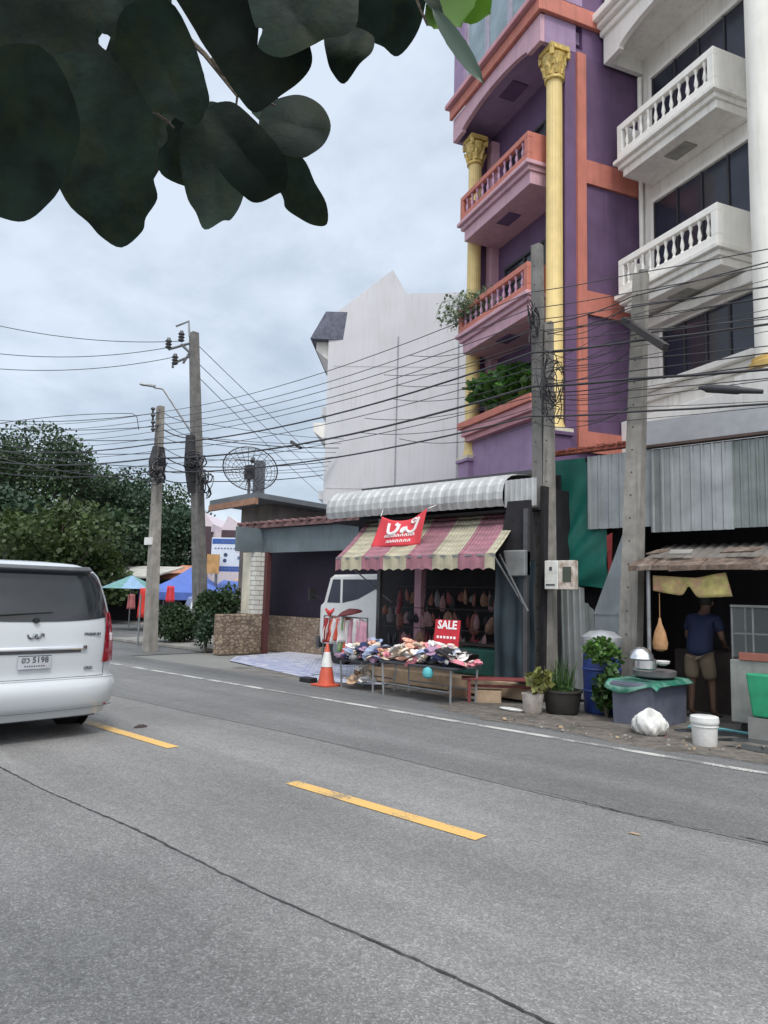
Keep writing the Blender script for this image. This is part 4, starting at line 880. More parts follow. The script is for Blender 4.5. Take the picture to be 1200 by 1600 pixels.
# hanging things in the food shop
YB = mat('yellow_print_cloth', (.42, .36, .13), .7, var=.35, scale=7, dirt=(.42, .2, .16), dirt_amt=.9, dirt_scale=6)
b = MB()
def yc(u, v):
    pin = 1 - .55 * math.exp(-((u - .52) / .07) ** 2); x = -4.46 + 1.0 * u + (.08 * (1 - v) if u > .8 else 0)
    top = 2.02 - .06 * u + (.10 * (u - .6) / .4 if u > .6 else 0); h = (.22 + .1 * u) * pin
    return (x, 10.42 + .02 * sin(u * 20), top - h * (1 - v))
b.grid(yc, 30, 6); o = b.build('yellow_cloth', YB, smooth=True); so = o.modifiers.new('s', 'SOLIDIFY'); so.thickness = .01; tag(o, 'yellow printed cloth gathered in the middle under the rusty awning', 'cloth')
b = MB(); b.lathe([(.015, 0), (.03, -.08), (.08, -.2), (.115, -.36), (.10, -.44), (.04, -.47)], n=14, sy=.6); b.tube([(0, 0, 0), (0, 0, .35)], .006, 4); o = b.build('orange_bag', mat('orange_bag', (.40, .22, .10), .6, var=.25, scale=6, bump=.4, bscale=12), smooth=True); o.location = (-4.38, 10.45, 1.42); tag(o, 'orange plastic bag hanging from the shop post above the steel pots', 'bag')
# grey tub with green cover
TB = thing('grey_tub', 'boxy grey plastic tub with green cover behind the white rubbish bag', 'tub', (-4.36, 10.04, 0), R(-2))
L_, W_, H_ = .29, .52, .58
b = MB(); b.hexa([(-L_ * .97, -W_ * .97, .0), (L_ * .97, -W_ * .97, .0), (L_ * .97, W_ * .97, .0), (-L_ * .97, W_ * .97, .0)], [(-L_, -W_, H_), (L_, -W_, H_), (L_, W_, H_), (-L_, W_, H_)]); b.build('tub_body', GREYP, TB, bevel=.012)
b = MB(); b.box(-L_ - .02, L_ + .02, -W_ - .02, W_ + .02, H_ - .07, H_ - .02); b.build('rim', GREYP, TB, bevel=.01)
b = MB()
def gc(u, v): return ((u - .5) * .74, (v - .5) * 1.16, H_ + .012 + .008 * sin(u * 7) * sin(v * 5) - (.10 + .06 * sin(u * 5)) * max(0, (.10 - v) * 10) ** 1.5 * (1 if v < .1 else 0) - .05 * max(0, (u - .9) * 10))
b.grid(gc, 30, 20); o = b.build('cover', GREENT, TB, smooth=True); so = o.modifiers.new('s', 'SOLIDIFY'); so.thickness = .01
b = MB(); b.lathe([(.24, 0), (.28, .02), (.29, .09), (.27, .1)], (0, .15, H_ + .03), 28); o = b.build('tray', mat('dull_tray', (.25, .23, .24), .4, .5)); o2 = o; o.parent = None; o.location = TB.location; o.rotation_euler = TB.rotation_euler; tag(o, 'wide shallow metal tray on the green cover under the steel pots', 'tray')
def pot(name, prof, px_, py_, dep, label, cat, m=STEEL, sc=1, rx=0):
    p = D(px_, py_, dep); b = MB(); b.lathe(prof, n=28); o = b.build(name, m, smooth=True); o.location = p; o.rotation_euler = (rx, 0, 0); o.scale = (sc,) * 3; tag(o, label, cat); return o
pot('steel_colander', [(.13, 0), (.16, .01), (.15, .06), (.10, .13), (.03, .16), (.015, .16)], 1002, 1030, 9.75, 'upper bright steel bowl turned upside down above the green cover', 'bowl')
pot('steel_pot', [(.12, 0), (.15, .02), (.15, .12), (.10, .16), (.02, .175)], 1008, 1046, 9.8, 'lower bright steel pot standing in the tray on the green cover', 'pot')
pot('white_bowl', [(.04, 0), (.09, .03), (.10, .06), (.09, .065)], 1035, 1040, 9.9, 'small white bowl right of the steel pots', 'bowl', WPLAST)
# bucket, rubbish bag, litter
BK = thing('white_bucket', 'speckled white plastic bucket with lid standing at the road edge', 'bucket', (-3.25, 8.96, .005)); BK.scale = (.88, .88, .86)
b = MB(); b.lathe([(.145, 0), (.15, .01), (.165, .33), (.16, .335)], n=32); b.build('bucket_body', WPLAST, BK, smooth=True)
b = MB(); b.lathe([(.176, .30), (.18, .305), (.18, .335), (.175, .385), (.16, .395)], n=32); b.lathe([(.172, .26), (.174, .27), (.17, .275)], n=32); b.build('lid', WPLAST, BK, smooth=True)
b = MB()
rb = random.Random(8); ph = [rb.uniform(0, 6) for _ in range(9)]
def bagf(u, v):
    a = 2 * pi * u; e = -pi / 2 + pi * v; k = 1 + .07 * sin(4 * a + ph[0] + 2 * e) + .05 * sin(9 * a + ph[1] + 4 * e) + .03 * sin(15 * a - 6 * e)
    z = .13 * sin(e) * k + .13 + .06 * max(0, sin(3 * a + ph[2])) * (v ** 3) + .03 * sin(2 * a) * v
    return (.21 * k * cos(a) * cos(e) ** .8, .16 * k * sin(a) * cos(e) ** .8, max(.004, z))
b.grid(bagf, 56, 28); o = b.build('rubbish_bag', mat('white_bag_film', (.70, .70, .67), .3, var=.06, scale=7, bump=1, bscale=22, dirt=(.42, .38, .3), dirt_amt=.5, dirt_scale=5, trans=.15), smooth=True); o.location = (-3.93, 9.02, .01); tag(o, 'crumpled white rubbish bag on the dirt in front of the grey tub', 'bag')
lit = [('scrap', 'white', (990, 1145), .04), ('scrap', 'white', (838, 1137), .03), ('scrap', 'white', (1140, 1167), .06), ('scrap', 'white', (1160, 1165), .05)]
for i in range(70):
    x = random.uniform(770, 1200); y_ = 1128 + (x - 770) * .10 + random.uniform(-8, 16); p = G(x, y_)
    if p.y < 8.4: continue
    s_ = random.uniform(.01, .035); c = random.choice([CEM, TANB, DARK2, DARK2, CEM, WPLAST, RUSTR] if i % 4 == 0 else [CEM, TANB, DARK2]); s_ *= .8
    b = MB(); b.T = Matrix.Translation((p.x, p.y, .02)) @ Matrix.Rotation(random.uniform(0, 6), 4, 'Z') @ Matrix.Rotation(random.uniform(-.3, .3), 4, 'X')
    b.hexa([(-s_, -s_ * .8, 0), (s_ * .7, -s_, 0), (s_, s_ * .6, 0), (-s_ * .6, s_, 0)], [(-s_ * .7, -s_ * .5, s_), (s_ * .5, -s_ * .6, s_ * .8), (s_ * .6, s_ * .4, s_), (-s_ * .5, s_ * .6, s_ * .7)])
    cn = {CEM.name: 'grey', TANB.name: 'tan', DARK2.name: 'dark', WPLAST.name: 'white', RUSTR.name: 'reddish'}[c.name]
    tag(b.build('rubble_stone', c), '%s bit of rubble scattered on the dirt verge' % cn, 'rubble', '%s rubble on the dirt verge' % cn)
b = MB(); p = G(800, 1112); b.T = Matrix.Translation((p.x, p.y, .02)); b.lathe([(.15, 0), (.17, .02), (.14, .03)], n=12, sx=1.3, sy=.5); tag(b.build('flattened_bag', WPLAST), 'flat white scrap on the ground left of the small white pot', 'scrap')
# bench, blocks
BE = thing('red_bench', 'low red wooden bench in front of the dark side tarpaulin', 'bench', (-6.72, 9.95, 0), R(38))
b = MB(); b.box(-.62, .62, -.16, .16, .36, .39); b.build('seat', REDW, BE, bevel=.006)
for sx in (-.5, .5):
    for sy in (-.12, .12): b = MB(); b.box(sx - .025, sx + .025, sy - .025, sy + .025, 0, .36); b.build('leg', REDW, BE)
b = MB(); b.box(-.5, .5, -.015, .015, .24, .28); b.build('stretcher', REDW, BE)
b = MB(); p = G(763, 1098); b.T = Matrix.Translation(p) @ Matrix.Rotation(.6, 4, 'Z'); b.box(-.2, .2, -.12, .12, 0, .2); tag(b.build('paper_carton', TANB, bevel=.01), 'tan carton under the red bench', 'carton')
b = MB(); p = G(715, 1088); b.T = Matrix.Translation(p) @ Matrix.Rotation(.3, 4, 'Z'); b.box(-.15, .15, -.1, .1, 0, .15); tag(b.build('paper_carton', mat('brown_carton', (.2, .13, .09), .8), bevel=.01), 'brown carton on the ground under the right end of the long table', 'carton')

# ------------------------------------------------------------------ leaves and plants
def leaf_cloud(b, c, rad, n, size, rnd, flat=.75, shell=.35, up=.3):
    c = Vector(c)
    for _ in range(n):
        while True:
            q = Vector((rnd.uniform(-1, 1), rnd.uniform(-1, 1), rnd.uniform(-1, 1)))
            if shell < q.length < 1: break
        p = c + Vector((q.x * rad[0], q.y * rad[1], q.z * rad[2]))
        d = Vector((rnd.gauss(0, 1), rnd.gauss(0, 1), rnd.gauss(0, .7) + up)).normalized(); u = d.cross(Vector((rnd.gauss(0, 1), rnd.gauss(0, 1), rnd.gauss(0, 1)))).normalized()
        s = size * rnd.uniform(.6, 1.3); w_ = s * .42
        b.add([p, p + d * s * .5 + u * w_, p + d * s, p + d * s * .5 - u * w_], [(0, 1, 2, 3)])
def tree(label, px_, ytop, depth, crw, m, seed, trunk_h=3, leaf=.22, group='trees beyond the market', clumps=26, per=640, name='leafy_tree'):
    rnd = random.Random(seed); base = D(px_, 900, depth); gx, gy = base.x, base.y; top = D(px_, ytop, depth).z
    t = thing(name, label, 'tree', (gx, gy, 0), 0, group)
    b = MB(); b.tube([(0, 0, 0), (.1, .1, trunk_h * .6), (0, .1, trunk_h)], [.3, .22, .18], 8)
    ch = top - trunk_h * .55; cz = trunk_h * .55 + ch / 2; b2 = MB()
    for i in range(clumps):
        a = rnd.uniform(0, 2 * pi); rr_ = crw * math.sqrt(rnd.random()) * .85; zr = rnd.uniform(-.85, .82)
        sh = math.sqrt(max(.05, 1 - zr * zr)); c = Vector((rr_ * cos(a) * sh, rr_ * sin(a) * sh, cz + zr * ch / 2))
        s_ = rnd.uniform(.24, .4) * crw; leaf_cloud(b2, c, (s_, s_, s_ * .7), per, leaf, rnd, shell=.3)
        if i % 3 == 0: b.tube([(0, .1, trunk_h * .8), tuple(c * .5 + Vector((0, 0, trunk_h * .4))), tuple(c)], [.12, .07, .02], 5)
    b.build('trunk', BARK, t); b2.build('crown', m, t, smooth='leaf')
    return t
tree('tall dark round-topped tree at the left edge above the van', 20, 676, 46, 6.0, FOL, 1, 3.5, clumps=44)
tree('yellow-green bushy tree low behind the van roof', 85, 790, 34, 3.6, FOL2, 2, 1.5, .26, clumps=26, per=300)
tree('dark tree with a ragged top left of the concrete poles', 165, 738, 52, 5.2, FOLD, 3, 3, clumps=36)
tree('deep green tree directly behind the short pole', 235, 752, 56, 5.0, FOL, 4, 3, clumps=34)
tree('dark low tree between the two left poles', 285, 790, 50, 3.4, FOLD, 5, 2, clumps=24)
tree('broad green tree low in the middle of the left tree line', 150, 800, 40, 3.8, FOL, 6, 1.5, .28, clumps=26)
tree('dark filler tree partly hidden behind the van roof', 0, 760, 38, 4.2, FOLD, 9, 1.5, .28, clumps=26)
tree('far tree beyond the left edge of the road', -90, 690, 60, 7.0, FOL, 10, 3, .4, clumps=34)
def bush(name, label, loc, rad, n, size, m, seed, cat='bush', stem=True, group=None):
    t = thing(name, label, cat, loc, 0, group); rnd = random.Random(seed); b = MB()
    for i in range(7):
        c = (rnd.uniform(-.45, .45) * rad[0], rnd.uniform(-.45, .45) * rad[1], rad[2] * (1 + rnd.uniform(-.35, .35))); leaf_cloud(b, c, (rad[0] * .62, rad[1] * .62, rad[2] * .62), n // 7, size, rnd, shell=.25)
    b.build('foliage', m, t, smooth='leaf')
    if stem:
        b = MB()
        for k in range(5): a = k * 1.3; b.tube([(0, 0, 0), (.2 * rad[0] * cos(a), .2 * rad[1] * sin(a), rad[2] * .7), (.5 * rad[0] * cos(a), .5 * rad[1] * sin(a), rad[2] * 1.3)], [.02, .015, .006], 5)
        b.build('stem', BARK, t)
    return t
bush('clipped_bush', 'dense rounded dark green bush between the two left poles', (-19.9, 12.2, .0), (.85, .8, .66), 5200, .10, FOL, 31)
bush('leafy_bush', 'green bush spilling over the stone wall end of the carport', (-17.5, 12.0, .45), (.62, .6, .8), 3200, .11, FOL, 32)
bush('trailing_bush', 'narrow trailing shrub in front of the stone wall', (-17.1, 11.4, .0), (.28, .28, .62), 900, .09, FOLD, 33)
bush('balcony_plant', 'lush green planting on the lowest ledge of the purple shophouse', tuple(BO + Matrix.Rotation(BA, 3, 'Z') @ Vector((-2.1, .65, 6.25))), (1.35, .5, .62), 2600, .26, mat('foliage_ledge', (.06, .15, .03), .5, var=.3, scale=1, island=.6, trans=.25), 34, 'plant')
# wispy balcony plant: drooping thin stems
t = thing('wispy_plant', 'wispy drooping plant at the left end of the middle orange balcony', 'plant', tuple(BO + Matrix.Rotation(BA, 3, 'Z') @ Vector((-3.75, .12, 9.1))))
b = MB(); rnd = random.Random(41)
for i in range(90):
    a = rnd.uniform(pi * .7, pi * 1.9); L_ = rnd.uniform(.4, 1.15); h_ = rnd.uniform(.2, .75); o_ = rnd.uniform(-.25, 1.2)
    b.tube([(o_, 0, 0), (o_ + .35 * L_ * cos(a), .35 * L_ * sin(a), h_), (o_ + .8 * L_ * cos(a), .7 * L_ * sin(a), h_ * .7), (o_ + L_ * cos(a), L_ * .8 * sin(a), h_ * .15)], [.008, .008, .006, .003], 3)
    for k in range(6):
        leaf_cloud(b, (o_ + .8 * L_ * cos(a), .6 * L_ * sin(a), h_ * rnd.uniform(.1, 1)), (.12, .12, .12), 1, .10, rnd)
b.build('fronds', mat('frond_green', (.13, .18, .10), .6, island=.4, trans=.2), t, smooth='leaf')
# potted plants at the poles
def potplant(name, label, loc, prof, m, cat='plant pot'):
    t = thing(name, label, cat, loc); b = MB(); b.lathe(prof, n=28); b.build('pot', m, t, smooth=True); return t
t = potplant('painted_pot', 'small white plastic pot with a yellowish plant near the red bench', (-5.82, 9.42, .01), [(.11, 0), (.13, .02), (.155, .26), (.16, .28), (.14, .28), (.13, .24)], mat('stained_white_pot', (.5, .46, .42), .6, var=.2, scale=5, dirt=(.28, .2, .15), dirt_amt=.8, dirt_scale=6))
b = MB(); rnd = random.Random(50)
for i in range(26):
    a = rnd.uniform(0, 6.28); h_ = rnd.uniform(.1, .32); q = Vector((.2 * cos(a) * rnd.random() + .12, .1 * sin(a), .28 + h_)); b.tube([(0, 0, .24), tuple(q)], .004, 3); leaf_cloud(b, q, (.05, .05, .04), 3, .13, rnd)
b.build('foliage', mat('foliage_yellowing', (.15, .16, .04), .6, var=.2, island=.5, trans=.2), t, smooth='leaf')
t = potplant('black_pot', 'wide black pot with grassy sprouts at the foot of the middle pole', (-5.55, 9.78, .01), [(.2, 0), (.23, .03), (.27, .3), (.29, .31), (.29, .34), (.25, .34), (.24, .28)], mat('black_pot_plastic', (.03, .027, .024), .6, var=.3))
b = MB(); rnd = random.Random(51)
for i in range(60):
    a = rnd.uniform(0, 6.28); r_ = .18 * rnd.random(); x, y_ = r_ * cos(a), r_ * sin(a); h_ = rnd.uniform(.15, .6); dx, dy = rnd.uniform(-.12, .12), rnd.uniform(-.12, .12)
    b.add([(x - .006, y_, .3), (x + .006, y_, .3), (x + dx * .5 + .006, y_ + dy * .5, .3 + h_ * .6), (x + dx, y_ + dy, .3 + h_), (x + dx * .5 - .006, y_ + dy * .5, .3 + h_ * .6)], [(0, 1, 2, 3, 4)])
leaf_cloud(b, (0, 0, .36), (.2, .2, .05), 60, .07, rnd); b.build('foliage', FOLP, t, smooth='leaf')
BR = thing('blue_barrel', 'blue plastic barrel with a domed silver lid behind the leafy plant', 'barrel', (-5.22, 10.35, .01)); BR.scale = (.88, .88, .98)
b = MB(); b.lathe([(.27, 0), (.29, .03), (.30, .3), (.32, .32), (.30, .34), (.31, .62), (.33, .64), (.31, .66), (.30, .98), (.28, 1.0)], n=36); b.build('barrel_body', BLUEB, BR, smooth=True)
b = MB(); b.lathe([(.33, .98), (.34, 1.0), (.34, 1.12), (.31, 1.13), (.30, 1.135), (.2, 1.2), (.02, 1.22)], n=36); b.build('lid', mat('lid_metal', (.5, .52, .54), .4, .6), BR, smooth=True)
t = bush('leafy_plant', 'leafy plant with light green tips between the blue barrel and the grey tub', (-4.95, 9.95, .0), (.24, .22, .42), 900, .085, FOLP, 52, 'plant')
b = MB(); rnd = random.Random(53)
for i in range(5): leaf_cloud(b, (rnd.uniform(-.22, .22), rnd.uniform(-.2, .1), rnd.uniform(.78, 1.0)), (.15, .15, .12), 100, .095, rnd)
b.build('upper_foliage', mat('foliage_fresh', (.07, .15, .03), .5, island=.5, trans=.25), t, smooth='leaf')

# ------------------------------------------------------------------ person in the shop
PE = thing('person', 'person seen from behind in navy shirt and khaki shorts standing in the food shop', 'person', (-4.1, 11.15, .005), R(-5))
def skin_obj(name, joints, edges, radii, m, parent, sub=2):
    me = bpy.data.meshes.new(name); me.from_pydata(joints, edges, []); me.materials.append(m); o = bpy.data.objects.new(name, me); COL.objects.link(o); o.parent = parent
    me.skin_vertices if me.skin_vertices else None
    sk = o.modifiers.new('skin', 'SKIN')
    bm = bmesh.new(); bm.from_mesh(me); lay = bm.verts.layers.skin.verify(); bm.verts.ensure_lookup_table()
    for v, r_ in zip(bm.verts, radii):
        v[lay].radius = r_ if isinstance(r_, tuple) else (r_, r_)
    bm.verts[0][lay].use_root = True; bm.to_mesh(me); bm.free()
    sk.use_smooth_shade = True; ss = o.modifiers.new('sub', 'SUBSURF'); ss.levels = sub; ss.render_levels = sub
    return o
# y = away from camera (faces +y, bending slightly over the counter)
J = [(0, 0, .92), (0, .03, 1.08), (0, .10, 1.28), (0, .17, 1.42), (0, .22, 1.52), (0, .27, 1.62), (0, .28, 1.70),
     (-.10, 0, .86), (-.115, .01, .48), (-.12, -.03, .09), (-.12, .09, .03),
     (.10, .02, .86), (.13, .12, .48), (.15, .10, .09), (.15, .22, .03),
     (-.19, .16, 1.40), (-.26, .18, 1.14), (-.20, .38, 1.02), (-.18, .46, 1.0),
     (.19, .16, 1.40), (.25, .20, 1.14), (.20, .40, 1.04), (.18, .48, 1.02)]
Ed = [(0, 1), (1, 2), (2, 3), (3, 4), (4, 5), (5, 6), (0, 7), (7, 8), (8, 9), (9, 10), (0, 11), (11, 12), (12, 13), (13, 14), (3, 15), (15, 16), (16, 17), (17, 18), (3, 19), (19, 20), (20, 21), (21, 22)]
Ra = [(.15, .11), (.145, .10), (.16, .11), (.12, .09), .055, (.085, .10), (.075, .09), .09, .056, .036, .032, .09, .056, .036, .032, .06, .045, .032, .025, .06, .045, .032, .025]
body = skin_obj('body', J, Ed, Ra, SKIN, PE)
for sx in (-1, 1):
    for k in range(5):
        bx = sx * .18 + (k - 2) * .016; L_ = [.05, .075, .08, .075, .06][k]
        b = MB(); b.tube([(bx, .46, 1.0), (bx + (k - 2) * .003, .46 + L_ * .6, .99), (bx + (k - 2) * .004, .46 + L_, .965)], [.009, .008, .006], 6); b.build('finger', SKIN, body, smooth=True)
J2 = [(0, -.01, .83), (0, .03, 1.06), (0, .10, 1.28), (0, .165, 1.41), (0, .2, 1.47), (-.19, .16, 1.40), (-.25, .175, 1.22), (.19, .16, 1.40), (.24, .19, 1.22)]
shirt = skin_obj('shirt', J2, [(0, 1), (1, 2), (2, 3), (3, 4), (3, 5), (5, 6), (3, 7), (7, 8)], [(.215, .17), (.20, .155), (.195, .14), (.15, .11), .07, .085, .075, .085, .075], SHIRT, PE)
J3 = [(0, 0, 1.0), (-.10, 0, .82), (-.115, .01, .52), (.10, .02, .84), (.125, .09, .52)]
skin_obj('shorts', J3, [(0, 1), (1, 2), (0, 3), (3, 4)], [(.17, .13), .125, .105, .125, .105], SHORT, PE)
b = MB(); b.lathe([(.02, .125), (.075, .10), (.10, .04), (.102, -.02), (.08, -.07), (.03, -.08)], n=18, sx=.92, sy=1.05); o = b.build('hair', HAIR, PE, smooth=True); o.location = (0, .255, 1.68)
for sx in (-1, 1): b = MB(); b.lathe([(.01, -.03), (.02, 0), (.01, .03)], (sx * .088, .28, 1.64), 8); b.build('ear', SKIN, PE, smooth=True)
for x, y_ in ((-.12, .05), (.15, .18)): b = MB(); b.box(x - .045, x + .045, y_ - .13, y_ + .11, -.004, .02); b.build('sandal', BLACK, PE, bevel=.01)
b = MB(); b.box(-4.7, -3.75, 11.75, 12.2, 0, .92); tag(b.build('work_counter', DARK2, bevel=.01), 'dark counter in front of the person in the food shop', 'counter')

# glass display cart
GCt = thing('display_cart', 'aluminium food cart with a glass case and wooden rail at the right edge', 'food cart', (-3.4, 10.32, 0))
b = MB(); b.box(0, 1.7, 0, .6, .12, .92); b.build('base_cabinet', mat('dull_aluminium', (.30, .31, .29), .45, .5, var=.2, scale=3, dirt=(.15, .16, .14), dirt_amt=.7), GCt, bevel=.01)
b = MB(); b.box(.12, 1.75, -.03, 0, .92, 1.02); b.build('wooden_rail', mat('red_brown_rail', (.24, .085, .06), .6, var=.2), GCt, bevel=.005)
b = MB()
for x in (0.02, 1.66):
    for y_ in (.02, .56): b.box(x, x + .02, y_, y_ + .02, .92, 1.62)
b.box(0, 1.7, 0, .02, 1.60, 1.63); b.box(0, 1.7, .58, .6, 1.60, 1.63); b.box(0, .02, 0, .6, 1.60, 1.63); b.box(.28, .30, .02, .04, .95, 1.6); b.build('case_frame', ALU, GCt)
gm = bpy.data.materials.new('clear_glass'); gm.use_nodes = True; gb = gm.node_tree.nodes['Principled BSDF']; gb.inputs['Base Color'].default_value = (.7, .8, .8, 1); gb.inputs['Roughness'].default_value = .05; gb.inputs['Alpha'].default_value = .04
b = MB(); b.box(.03, 1.67, .008, .012, .95, 1.6); b.box(.008, .012, .03, .57, .95, 1.6); b.build('glass_pane', gm, GCt)
b = MB(); b.box(.03, 1.65, .05, .55, 1.25, 1.26); b.build('shelf', ALU, GCt)
for x, y_ in ((.15, .1), (1.55, .1), (.15, .5), (1.55, .5)): b = MB(); b.cyl((x, y_ - .02, .06), (x, y_ + .02, .06), .06, n=14); b.build('wheel', BLACK, GCt)
for i, (x, lab) in enumerate(((.55, 'left white plate of food inside the glass case'), (.95, 'right white plate of food inside the glass case'))):
    b = MB(); b.lathe([(.06, 0), (.12, .02), (.13, .04)], n=18); b.lathe([(.1, .03), (.07, .07), (.01, .09)], n=12); o = b.build('food_plate', WPLAST, smooth=True); o.location = (-3.4 + x, 10.6, .93); tag(o, lab, 'plate')
b = MB(); b.hexa([(0, 0, 0), (.62, 0, 0), (.62, .3, 0), (0, .3, 0)], [(-.06, -.03, .52), (.68, -.03, .5), (.68, .33, .5), (-.06, .33, .5)]); o = b.build('green_crate', GREEN_P, bevel=.02); o.location = (-3.0, 9.85, .28); tag(o, 'bright green plastic crate leaning on the food cart at the right edge', 'crate')
b = MB(); b.box(0, .8, 0, .34, 0, .27); o = b.build('low_stand', mat('grey_stand', (.2, .2, .19), .8)); o.location = (-3.05, 9.84, .0); tag(o, 'grey low stand under the green crate', 'stand')
b = MB(); pts = [G(x, y_, .02) for x, y_ in ((1075, 1135), (1100, 1137), (1130, 1139), (1165, 1145), (1205, 1150), (1260, 1160))]; b.tube(pts, .014, 6); tag(b.build('water_hose', mat('teal_hose', (.06, .27, .30), .5), smooth=True), 'thin teal hose lying on the wet ground by the bucket', 'hose')
b = MB(); b.add([G(1040, 1140, .018), G(1070, 1156, .018), G(1205, 1178, .018), G(1260, 1175, .018), G(1210, 1150, .018), G(1110, 1136, .018)], [(0, 1, 2, 3, 4, 5)]); o = b.build('wet_patch', mat('wet_ground', (.035, .04, .042), .18, var=.3, scale=4)); struct(o)

# ------------------------------------------------------------------ poles
def hpole(b, base, top, w0, w1, holes=True):
    b.hexa([(base[0] + i * w0 / 2, base[1] + j * w0 / 2 * .8, base[2]) for i, j in ((-1, -1), (1, -1), (1, 1), (-1, 1))], [(top[0] + i * w1 / 2, top[1] + j * w1 / 2 * .8, top[2]) for i, j in ((-1, -1), (1, -1), (1, 1), (-1, 1))])
def pole(name, label, base, top, w0, w1, m, rz=0):
    t = thing(name, label, 'utility pole', base, rz, 'concrete utility poles along the road'); b = MB(); tp = Vector(top) - Vector(base)
    hpole(b, (0, 0, 0), tp, w0, w1); b.cm = 1
    z = .8
    while z < tp.z - .3:
        q = tp * (z / tp.z); wd = (w0 + (w1 - w0) * z / tp.z) * .5
        b.cyl((q.x - .018, q.y - wd * .8 - .003, q.z), (q.x - .018, q.y - wd * .8 + .01, q.z), .014, n=8); z += .35
    b.build('shaft', [m, DARK2], t)
    return t
P2 = pole('utility_pole', 'grey concrete pole beside the stall with the white meter box', (-6.53, 10.84, 0), (-6.64, 10.84, 7.85), .22, .17, CONC_D)
P2b = pole('utility_pole', 'thinner pale concrete post doubled against the pole with the meter box', (-6.34, 10.76, 0), (-6.42, 10.88, 6.4), .22, .12, CONC)
P3 = pole('utility_pole', 'brown-grey concrete pole in front of the zinc fascia on the right', (-5.02, 10.8, 0), (-4.74, 10.8, 6.75), .30, .2, CONC)
PL = pole('utility_pole', 'short concrete pole on the left wrapped in black cables', (-18.2, 10.4, 0), (-18.42, 10.4, 6.72), .33, .19, CONC)
_tb = D(314, 1003, 23.6); _tt = D(303, 520, 23.6)
PT = pole('utility_pole', 'tallest concrete pole on the left carrying insulators and a street lamp', (_tb.x, _tb.y, 0), (_tt.x, _tt.y, _tt.z), .42, .26, CONC_D)
pole('utility_pole', 'concrete pole farther right along the road outside the stall row', (9.0, 10.8, 0), (9.0, 10.8, 7.6), .30, .2, CONC)
tb = Vector((_tb.x, _tb.y, 0))
def T3(x, y, d=23.6): return D(x, y, d) - tb
# brackets and insulators
b = MB()
for pts in ([(296, 525), (295, 502), (275, 510)], [(298, 536), (263, 546)], [(296, 557), (270, 568), (270, 575)], [(286, 568), (298, 548)], [(283, 538), (298, 552)]): b.tube([T3(*q) for q in pts], .045, 4)
b.build('bracket', METAL, PT)
for (x, y) in ((263, 545), (283, 534), (273, 570)):
    q = T3(x, y); b = MB(); b.lathe([(.05, 0), (.11, .05), (.06, .1), (.11, .15), (.06, .2), (.11, .25), (.07, .3), (.05, .36)], tuple(q), 12); b.build('insulator', STEELD, PT, smooth=True)
b = MB(); b.tube([T3(299, 676), T3(255, 608), T3(240, 605)], .035, 6); ar = b.build('lamp_arm', METAL, PT, smooth=True)
q = T3(232, 602); b = MB(); b.T = Matrix.Translation(q) @ Matrix.Rotation(YAW, 4, 'Z') @ Matrix.Rotation(R(8), 4, 'Y'); b.hexa([(-.28, -.1, -.03), (.22, -.06, -.03), (.22, .06, -.03), (-.28, .1, -.03)], [(-.25, -.07, .04), (.22, -.05, .05), (.22, .05, .05), (-.25, .07, .04)]); b.build('lamp_head', METAL, PT, bevel=.015)
b = MB(); b.tube([T3(300, 680), T3(300, 725), T3(303, 770)], [.2, .26, .2], 8); b.build('cable_clamp', CABLE, PT)
# short left pole fittings
q0 = Vector((-18.2, 10.4, 0))
b = MB(); b.tube([D(239, y, 20.4) - q0 for y in (640, 675)], .03, 5)
for y in (641, 651, 662, 673): b.lathe([(.04, 0), (.07, .04), (.04, .08)], tuple(D(239, y, 20.3) - q0), 8)
b.build('insulator_rack', STEELD, PL)
b = MB(); b.tube([D(248, 698, 20.5) - q0, D(246, 722, 20.5) - q0, D(245, 745, 20.5) - q0], [.16, .24, .2], 8); b.build('cable_clamp', CABLE, PL)
b = MB(); p = D(239, 846, 20.2) - q0; b.box(p.x - .18, p.x + .18, p.y - .16, p.y + .1, p.z - .1, p.z + .1); b.build('small_box', WPLAST, PL)
# crossbar on right pole
a1, a2 = PY(975, 500, 10.7), PY(1040, 543, 10.25)
b = MB(); b.bar(a1 - Vector((-5.02, 10.8, 0)), a2 - Vector((-5.02, 10.8, 0)), .10, .10); b.build('crossarm', mat('dark_wood_arm', (.04, .035, .035), .8), P3)
b = MB(); p = PY(1005, 428, 10.8) - Vector((-5.02, 10.8, 0)); b.lathe([(.07, 0), (.07, .05), (.02, .07)], tuple(p), 12); b.build('cap', CONC_D, P3)
# meter box
MBx = thing('meter_box', 'white electricity meter box with a grey window strapped to the middle pole', 'meter box', (-6.28, 10.5, 1.8))
b = MB(); b.box(0.0, .24, 0, .14, 0, .46); b.build('box_body', mat('meter_white', (.62, .62, .58), .5, var=.15, scale=6, dirt=(.3, .26, .2), dirt_amt=.5, dirt_scale=5), MBx, bevel=.012)
b = MB(); b.box(.242, .52, .02, .15, .0, .46); b.build('side_box', mat('meter_stained', (.55, .5, .44), .6, var=.25, scale=8, dirt=(.25, .15, .1), dirt_amt=.9, dirt_scale=7), MBx, bevel=.01)
b = MB(); b.box(.32, .47, .012, .018, .12, .36); b.build('window', mat('meter_window', (.06, .07, .05), .3), MBx)
b = MB(); b.box(.09, .14, -.006, -.001, .3, .36); b.box(.03, .19, -.006, -.001, .06, .085); b.build('seal', DTXT, MBx)
WBX = thing('wall_box', 'grey metal box bracketed beside the striped awning', 'box', (-6.88, 10.2, 2.0))
